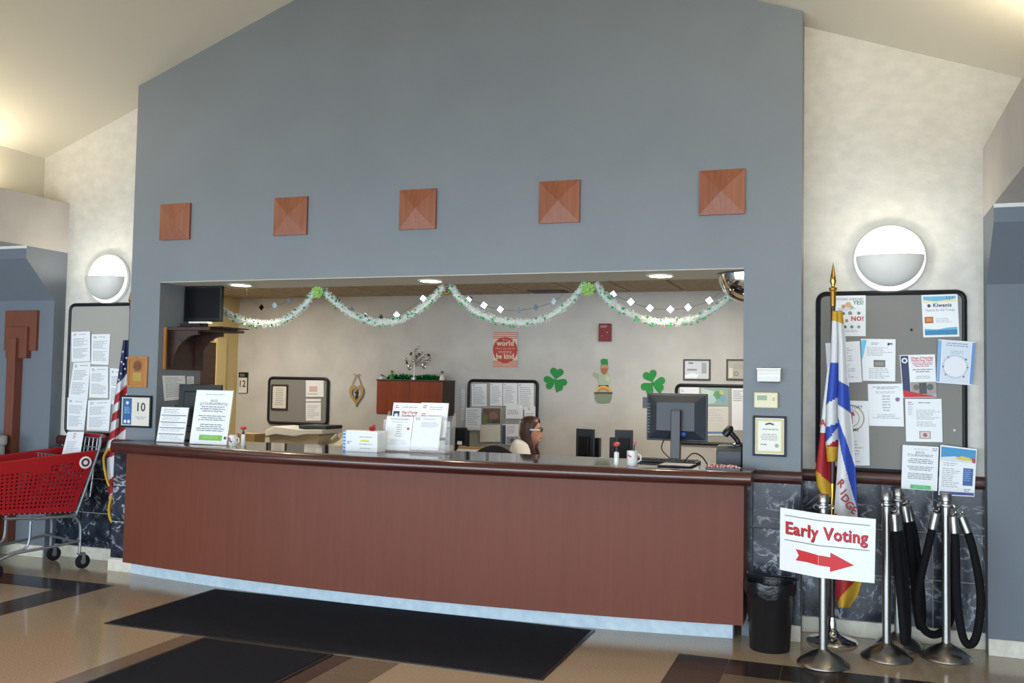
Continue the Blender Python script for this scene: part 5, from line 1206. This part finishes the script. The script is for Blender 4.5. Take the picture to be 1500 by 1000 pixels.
desk('desk where the seated woman works with two monitors', -2.55, -1.15, 8.35, 9.15)
# copier
cx, w, zt, zb = px_box(389, 622, 481, 652, 9.5)
t = thing('copier', 'beige multifunction copier with grey lid in the office', 'copier', (cx, 9.42, .82)); H_ = zt-.82
MB().box(-w*.75, w*.8, 0, .45, 0, H_-.09).build('body', 'beige_plastic', t, bevel=.01)
MB().box(-w*.7, w*.75, -.01, .0, .02, .06).build('paper_drawer', 'monitor_grey', t)
MB().prism([(-w, H_-.16), (-w*.5, H_-.11), (w*.1, H_-.13), (w*.45, H_-.10), (w*.98, H_-.09), (w*.98, H_-.04), (w*.3, H_-.05), (-w*.55, H_-.02), (-w*.8, H_-.07)], 'y', -.04, .4).build('feeder', 'paper_warm', t, bevel=.006)
MB().box(w*.1, w*.97, .05, .42, H_-.04, H_).build('lid', 'monitor_grey', t, bevel=.006)
MB().box(w*.05, w*.45, -.03, .05, H_-.075, H_-.055).build('control_panel', 'black_plastic', t)
# desk phone beside copier
q = atY(482, 648, 9.3); t = thing('desk_phone', 'cream desk phone beside the office copier', 'phone', (-5.06, 9.40, .82))
t.location = (min(q.x, -5.0), 9.5, .82)
MB().prism([(-.08, 0), (.1, 0), (.1, .16), (-.08, .08)], 'x', -.09, .09).build('phone_body', 'cream_plastic', t, bevel=.006)
MB().tube([(-.07, -.04, .13), (-.06, .0, .16), (-.06, .06, .19)], .018, 8).build('handset', 'cream_plastic', t)
# kraft box behind left mug
q = atY(365, 648, 8.9); t = thing('cardboard_box', 'brown cardboard box in the office left of the copier', 'box', (q.x-.05, 8.9, .78))
MB().box(-.12, .12, 0, .2, 0, .24).build('box_body', 'kraft', t, bevel=.003); MB().box(-.122, .122, -.002, .202, .21, .245).build('box_lid', 'kraft', t)
cabinet('dark low cabinet under the brown cardboard box', q.x-.4, q.x+.3, 8.85, 9.25, .78, 2, 'monitor_grey')
# small television-like monitor on the rear desk
cx, w, zt, zb = px_box(651, 626, 683, 652, 10.05); t = thing('monitor', 'small black monitor on the rear desk left of the crowded board', 'monitor', (cx, 10.05, .74), .1); h = zt-.74; b = zb-.74
MB().box(-w, w, 0, .03, b, h).build('cabinet', 'dark_bezel', t, bevel=.005); MB().box(-w+.02, w-.02, -.002, .001, b+.03, h-.02).build('screen', 'screen_black', t)
MB().box(-.03, .03, .02, .05, .01, b+.1).build('neck', 'dark_bezel', t); MB().box(-.1, .1, -.05, .12, 0, .012).build('base', 'dark_bezel', t)
MB().box(w*.2, w*.6, -.004, -.001, b+.01, b+.05).build('label_sticker', 'paper', t)
# paper tray with folders, cup with scissors on the rear desk
cx, w, zt, zb = px_box(660, 652, 689, 664, 9.75); t = thing('paper_tray', 'paper tray with yellow folder in front of the small office monitor', 'tray', (-3.95, 9.86, .74)); t.location.x = cx+.1
hz = atY(675, 654, 9.84).z-.74
MB().box(-.16, .16, -.08, .08, 0, .006).box(-.16, .16, .075, .08, 0, hz-.03).box(-.16, -.155, -.08, .08, 0, hz-.03).box(.155, .16, -.08, .08, 0, hz-.03).box(-.16, .16, -.08, -.075, 0, hz-.05).build('tray', 'white_plastic', t)
MB().box(-.15, .15, -.07, .065, .006, hz-.02).build('paper_stack', 'paper', t); MB().box(-.15, .15, -.07, .065, hz-.02, hz).build('folder', ink('b08d4a'), t)
q = atY(700, 658, 10.15); t = thing('pencil_cup', 'cup holding red handled scissors on the rear desk', 'cup', (q.x, 10.15, .74)); hz = q.z-.74-.06
MB().lathe([(.04, 0), (.04, hz), (.036, hz), (.036, .01), (.001, .01)], 16).build('cup', 'white_plastic', t)
MB().tube([(0, 0, .02), (-.02, 0, hz+.05)], .005, 6).tube([(0, 0, .02), (.025, 0, hz+.06)], .005, 6).build('blades', 'steel', t)
for dx in (-.03, .035): MB().tube([(dx+.016*math.cos(a), 0, hz+.07+.022*math.sin(a)) for a in [2*PI*i/10 for i in range(10)]], .005, 6, closed=True).build('grip', ink('b03038'), t)
# two monitors and speakers on the woman's desk
for k, (a, b, c_, d, lab) in enumerate(((843, 628, 872, 668, 'left of two black monitors on the desk facing the woman'), (898, 630, 923, 668, 'right of two black monitors on the desk beside the mug'))):
    cx, w, zt, zb = px_box(a, b, c_, d, 8.6); t = thing('monitor', lab, 'monitor', (cx, 8.6+.1*k, .74), -.35 if k == 0 else .3); h = zt-.74; w = w*1.05
    MB().box(-w, w, -.012, .012, .1, h).build('bezel', 'monitor_grey', t, bevel=.004); MB().box(-w*.6, w*.6, -.04, -.011, .16, h-.07).build('back_housing', 'dark_bezel', t, bevel=.008)
    MB().box(-w+.015, w-.015, .011, .0135, .115, h-.015).build('screen', 'screen_black', t)
    MB().box(-.03, .03, -.055, -.03, .01, .25).build('neck', 'dark_bezel', t); MB().box(-.1, .1, -.11, .07, 0, .012).build('base', 'dark_bezel', t)
for k, (a, c_, lab) in enumerate(((870, 879, 'black desk speaker right of the left office monitor'), (890, 898, 'black desk speaker left of the right office monitor'))):
    cx, w, zt, zb = px_box(a, 641, c_, 668, 8.75); t = thing('speaker', lab, 'speaker', (cx, 8.75+.1*k, .74), group='desk speakers'); h = zt-.74
    MB().box(-w, w, -.03, .05, 0, h).build('speaker_case', 'black_plastic', t, bevel=.006); MB().lathe([(w*.7, 0), (w*.7, .004), (.004, .006)], 16, (0, .05, h*.6), Matrix.Rotation(-PI/2, 3, 'X')).build('cone', 'monitor_grey', t)
o = MB().box(-.05, .05, -.04, .04, 0, .19).box(-.035, .035, -.006, .006, .19, .23).build('tissue_box', 'white_plastic', loc=(atY(883, 664, 8.5).x, 8.5, .74), bevel=.006); tag(o, 'white tissue box between the two office monitors', 'tissue box')
# desk sorter stand-ups behind the counter by the woman
# office chair behind the counter
q = atY(725, 652, 7.6); t = thing('office_chair', 'dark grey office chair back just above the counter beside the woman', 'chair', (q.x, 7.6, 0), .1); zt = q.z
mb = MB(); n = 12; vs = []
for s in (-.02, .02):
    for i in range(n+1):
        x = -.24+.48*i/n; top = zt-.035-.14*(x/.24)**2 if abs(x) < .2401 else .6
        vs += [(x, s-.05*(x/.24)**2, .58), (x, s-.05*(x/.24)**2, top+.035)]
M_ = 2*(n+1); fs = []
for i in range(n):
    a = 2*i; fs += [(a, a+2, a+3, a+1), (M_+a, M_+a+1, M_+a+3, M_+a+2), (a+1, a+3, M_+a+3, M_+a+1), (a, M_+a, M_+a+2, a+2)]
fs += [(0, 1, M_+1, M_), (2*n, M_+2*n, M_+2*n+1, 2*n+1)]
mb.add(vs, fs, 0, True).build('backrest', 'soft_black', t)
MB().box(-.24, .24, -.02, .44, .44, .52).build('seat', 'soft_black', t, bevel=.03, seg=3)
MB().box(-.03, .03, -.03, -.01, .4, .7).build('back_bar', 'black_plastic', t); MB().lathe([(.03, .08), (.03, .44)], 12, (0, .2, 0)).build('gas_lift', 'steel', t)
for k in range(5):
    a = 2*PI*k/5; l_ = MB().tube([(0, .2, .11), (.28*math.cos(a), .2+.28*math.sin(a), .07)], .018, 6).build('leg', 'black_plastic', t)
    MB().ball((.28*math.cos(a), .2+.28*math.sin(a), .03), .03, 8, 6).build('caster', 'black_plastic', l_)

# ================================================================== THE SEATED WOMAN
def skin_mesh(verts, edges, radii, root=0, sub=2):
    me = bpy.data.meshes.new('skin'); me.from_pydata(verts, edges, []); ob = bpy.data.objects.new('skin', me); COL.objects.link(ob)
    m = ob.modifiers.new('skin', 'SKIN')
    for i, r in enumerate(radii):
        r = r if isinstance(r, tuple) else (r, r); me.skin_vertices[0].data[i].radius = r; me.skin_vertices[0].data[i].use_root = (i == root)
    m.use_smooth_shade = True; s = ob.modifiers.new('sub', 'SUBSURF'); s.levels = sub; s.render_levels = sub
    dg = bpy.context.evaluated_depsgraph_get(); dg.update(); out = bpy.data.meshes.new_from_object(ob.evaluated_get(dg)); bpy.data.objects.remove(ob); return out
def mesh_to_mb(me, mb, mi=0): return mb.add([v.co.copy() for v in me.vertices], [list(p.vertices) for p in me.polygons], mi, True)
hp = atY(782, 632, 8.75)
woman = thing('person', 'woman with long brown hair, white cardigan and glasses seated in profile', 'person', (hp.x-.02, 8.75, 0), .14)
HZ = 1.30            # crown height
CHZ = HZ-.235        # chin
body = MB()
# torso, arms and legs as one grown surface (faces +x, sits with hips at .50)
V = [(-.16, 0, .52), (-.17, 0, .68), (-.14, 0, .85), (-.10, 0, .965), (-.05, 0, 1.05), (-.01, 0, 1.10),
     (-.09, -.15, .965), (.02, -.20, .74), (.28, -.15, .76), (.37, -.13, .79),
     (-.09, .15, .965), (.02, .20, .74), (.28, .15, .76), (.37, .13, .79),
     (-.06, -.09, .50), (.36, -.10, .50), (.34, -.10, .12), (.46, -.10, .05),
     (-.06, .09, .50), (.36, .10, .50), (.34, .10, .12), (.46, .10, .05)]
E_ = [(0, 1), (1, 2), (2, 3), (3, 4), (4, 5), (3, 6), (6, 7), (7, 8), (8, 9), (3, 10), (10, 11), (11, 12), (12, 13), (0, 14), (14, 15), (15, 16), (16, 17), (0, 18), (18, 19), (19, 20), (20, 21)]
Rr = [(.12, .10), (.105, .09), (.105, .09), (.08, .07), (.05, .05), (.046, .046), .05, .045, .032, .028, .05, .045, .032, .028, .085, .065, .045, .04, .085, .065, .045, .04]
for s in (-1, 1):     # fingers
    base = 9 if s < 0 else 13; b0 = Vector(V[base])
    for k in range(5):
        off = (k-2)*.017; L = (.05, .075, .085, .078, .06)[k]; n0 = len(V)
        if k == 0: V += [tuple(b0+Vector((.01, -s*.03, 0))), tuple(b0+Vector((.04, -s*.05, -.01)))]
        else: V += [tuple(b0+Vector((.045, s*off, 0))), tuple(b0+Vector((.045+L*.6, s*off, -.008))), tuple(b0+Vector((.045+L, s*off, -.03)))]
        E_.append((base, n0)); E_ += [(i, i+1) for i in range(n0, len(V)-1)]; Rr += [.011, .008] if k == 0 else [.010, .009, .007]
mesh_to_mb(skin_mesh(V, E_, Rr), body)
# head
rings = [(-.07, -.012, .048, .05, .05), (-.03, -.008, .05, .052, .05), (-.005, .0, .07, .05, .045), (.012, .006, .090, .06, .054), (.04, .003, .090, .078, .064), (.065, .0, .090, .086, .068), (.09, 0, .088, .092, .071), (.115, 0, .086, .096, .073), (.14, 0, .088, .098, .074), (.17, 0, .088, .098, .073), (.2, -.004, .074, .088, .064), (.222, -.008, .05, .064, .045), (.235, -.01, .012, .016, .012)]
n = 36; hv = []
def hpnt(z, cx, rf, rb, ry, a, g=1.0):
    c_, s_ = math.cos(a), math.sin(a); g *= .91; return Vector((cx+(rf if c_ > 0 else rb)*c_*g, ry*s_*g, CHZ+z))
for z, cx_, rf, rb, ry in rings:
    for j in range(n):
        a = 2*PI*j/n; a = (a+PI) % (2*PI)-PI; p = hpnt(z, cx_, rf, rb, ry, a)
        if abs(a) < .2:
            nose = {.065: .014, .09: .030, .115: .014}.get(z, 0); p.x += nose*(1-abs(a)/.2*.8)
            if z == .04: p.x += .006
        hv.append(p)
hf = [(i*n+j, i*n+(j+1) % n, (i+1)*n+(j+1) % n, (i+1)*n+j) for i in range(len(rings)-1) for j in range(n)]+[list(range(n)), [(len(rings)-1)*n+j for j in range(n)]]
body.add(hv, hf, 0, True)
for s in (-1, 1): body.ball((-.01, s*.074, CHZ+.105), (.018, .008, .03), 10, 8)
bo = body.build('body', 'skin', woman)
for s in (-1, 1):
    e = MB().ball((.074, s*.03, CHZ+.122), (.011, .014, .010), 10, 8).build('eye', 'paper', woman)
    MB().ball((.083, s*.03, CHZ+.122), (.004, .006, .006), 8, 6).build('pupil', 'soft_black', e)
    MB().tube([(.086, s*.014, CHZ+.142), (.085, s*.03, CHZ+.147), (.07, s*.05, CHZ+.142)], .0035, 5).build('eyebrow', 'hair_brown', woman)
MB().tube([(.084, -.022, CHZ+.046), (.094, 0, CHZ+.047), (.084, .022, CHZ+.046)], [.003, .006, .003], 6).build('lips', ink('a85a58'), woman)
# hair: shell over the skull falling to the chest
hair = MB(); hr = [(.246, -.008, .02, .03, .02, 0), (.238, -.008, .06, .075, .055, 0), (.215, -.006, .088, .10, .076, .35), (.185, -.004, .098, .112, .086, .75), (.15, -.004, .098, .112, .088, 1.1), (.11, -.006, .096, .112, .087, 1.35), (.07, -.01, .094, .108, .085, 1.45), (.03, -.008, .09, .097, .082, 1.4), (-.01, .004, .085, .085, .08, 1.3), (-.05, .02, .07, .07, .082, 1.2), (-.10, .035, .058, .052, .088, 1.1), (-.16, .045, .05, .042, .09, 1.05)]
m_ = 30; vs = []
for z, cx_, rf, rb, ry, a0 in hr:
    for j in range(m_+1):
        a = a0+(2*PI-2*a0)*j/m_; vs.append(hpnt(z, cx_, rf, rb, ry, a, 1+.02*math.sin(j*2.3)))
hair.add(vs, [(i*(m_+1)+j, i*(m_+1)+j+1, (i+1)*(m_+1)+j+1, (i+1)*(m_+1)+j) for i in range(len(hr)-1) for j in range(m_)], 0, True)
ho = hair.build('hair', 'hair_brown', woman); s_ = ho.modifiers.new('solid', 'SOLIDIFY'); s_.thickness = .016; s_.offset = .4
# glasses
gz = CHZ+.122
gl = MB()
for s in (-1, 1): gl.tube([(.098-.012*abs(math.sin(a))*0, s*.032+.025*math.cos(a), gz+.018*math.sin(a)) for a in [2*PI*i/16 for i in range(16)]], .0035, 6, closed=True)
gl.tube([(.1, -.008, gz+.004), (.104, 0, gz+.006), (.1, .008, gz+.004)], .003, 6)
go = gl.build('glasses', 'black_plastic', woman)
for s in (-1, 1): MB().obox((.045, s*.083, gz+.006), (.095, .003, .014), Matrix.Rotation(-s*.22, 3, 'Z')).build('temple', 'white_plastic', go)
# cardigan and trousers grown round the same skeleton
cv = V[:3]+[(-.11, 0, .985), (-.065, 0, 1.075)]+[(-.10, -.14, .99), V[7], V[8], (-.10, .14, .99), V[11], V[12]]
ce = [(0, 1), (1, 2), (2, 3), (3, 4), (3, 5), (5, 6), (6, 7), (3, 8), (8, 9), (9, 10)]
cr = [(.17, .15), (.165, .15), (.17, .155), (.165, .15), (.10, .09), .115, .08, .05, .115, .08, .05]
cg = MB(); mesh_to_mb(skin_mesh(cv, ce, cr), cg); cg.build('cardigan', 'cardigan_white', woman)
tv_ = [V[0], V[14], V[15], V[16], V[18], V[19], V[20]]
tg = MB(); mesh_to_mb(skin_mesh(tv_, [(0, 1), (1, 2), (2, 3), (0, 4), (4, 5), (5, 6)], [(.14, .12), .1, .078, .06, .1, .078, .06]), tg); tg.build('trousers', 'navy_cloth', woman)
for s in (-1, 1): MB().ball((.42, s*.10, .035), (.12, .045, .035), 12, 8).build('shoe', 'black_plastic', woman)
L_ = woman.location
t = thing('office_chair', 'dark office chair the woman sits on, mostly hidden by counter', 'chair', (L_.x-.1, L_.y, 0), .14)
MB().box(-.24, .22, -.24, .24, .33, .40).build('seat', 'soft_black', t, bevel=.03, seg=3)
MB().box(-.32, -.27, -.2, .2, .45, .74).build('backrest', 'soft_black', t, bevel=.02, seg=3)
MB().box(-.30, -.24, -.03, .03, .34, .5).build('back_bar', 'black_plastic', t); MB().lathe([(.03, .08), (.03, .33)], 12).build('gas_lift', 'steel', t)
for k in range(5):
    a = 2*PI*k/5; l_ = MB().tube([(0, 0, .11), (.28*math.cos(a), .28*math.sin(a), .07)], .018, 6).build('leg', 'black_plastic', t)
    MB().ball((.28*math.cos(a), .28*math.sin(a), .03), .03, 8, 6).build('caster', 'black_plastic', l_)
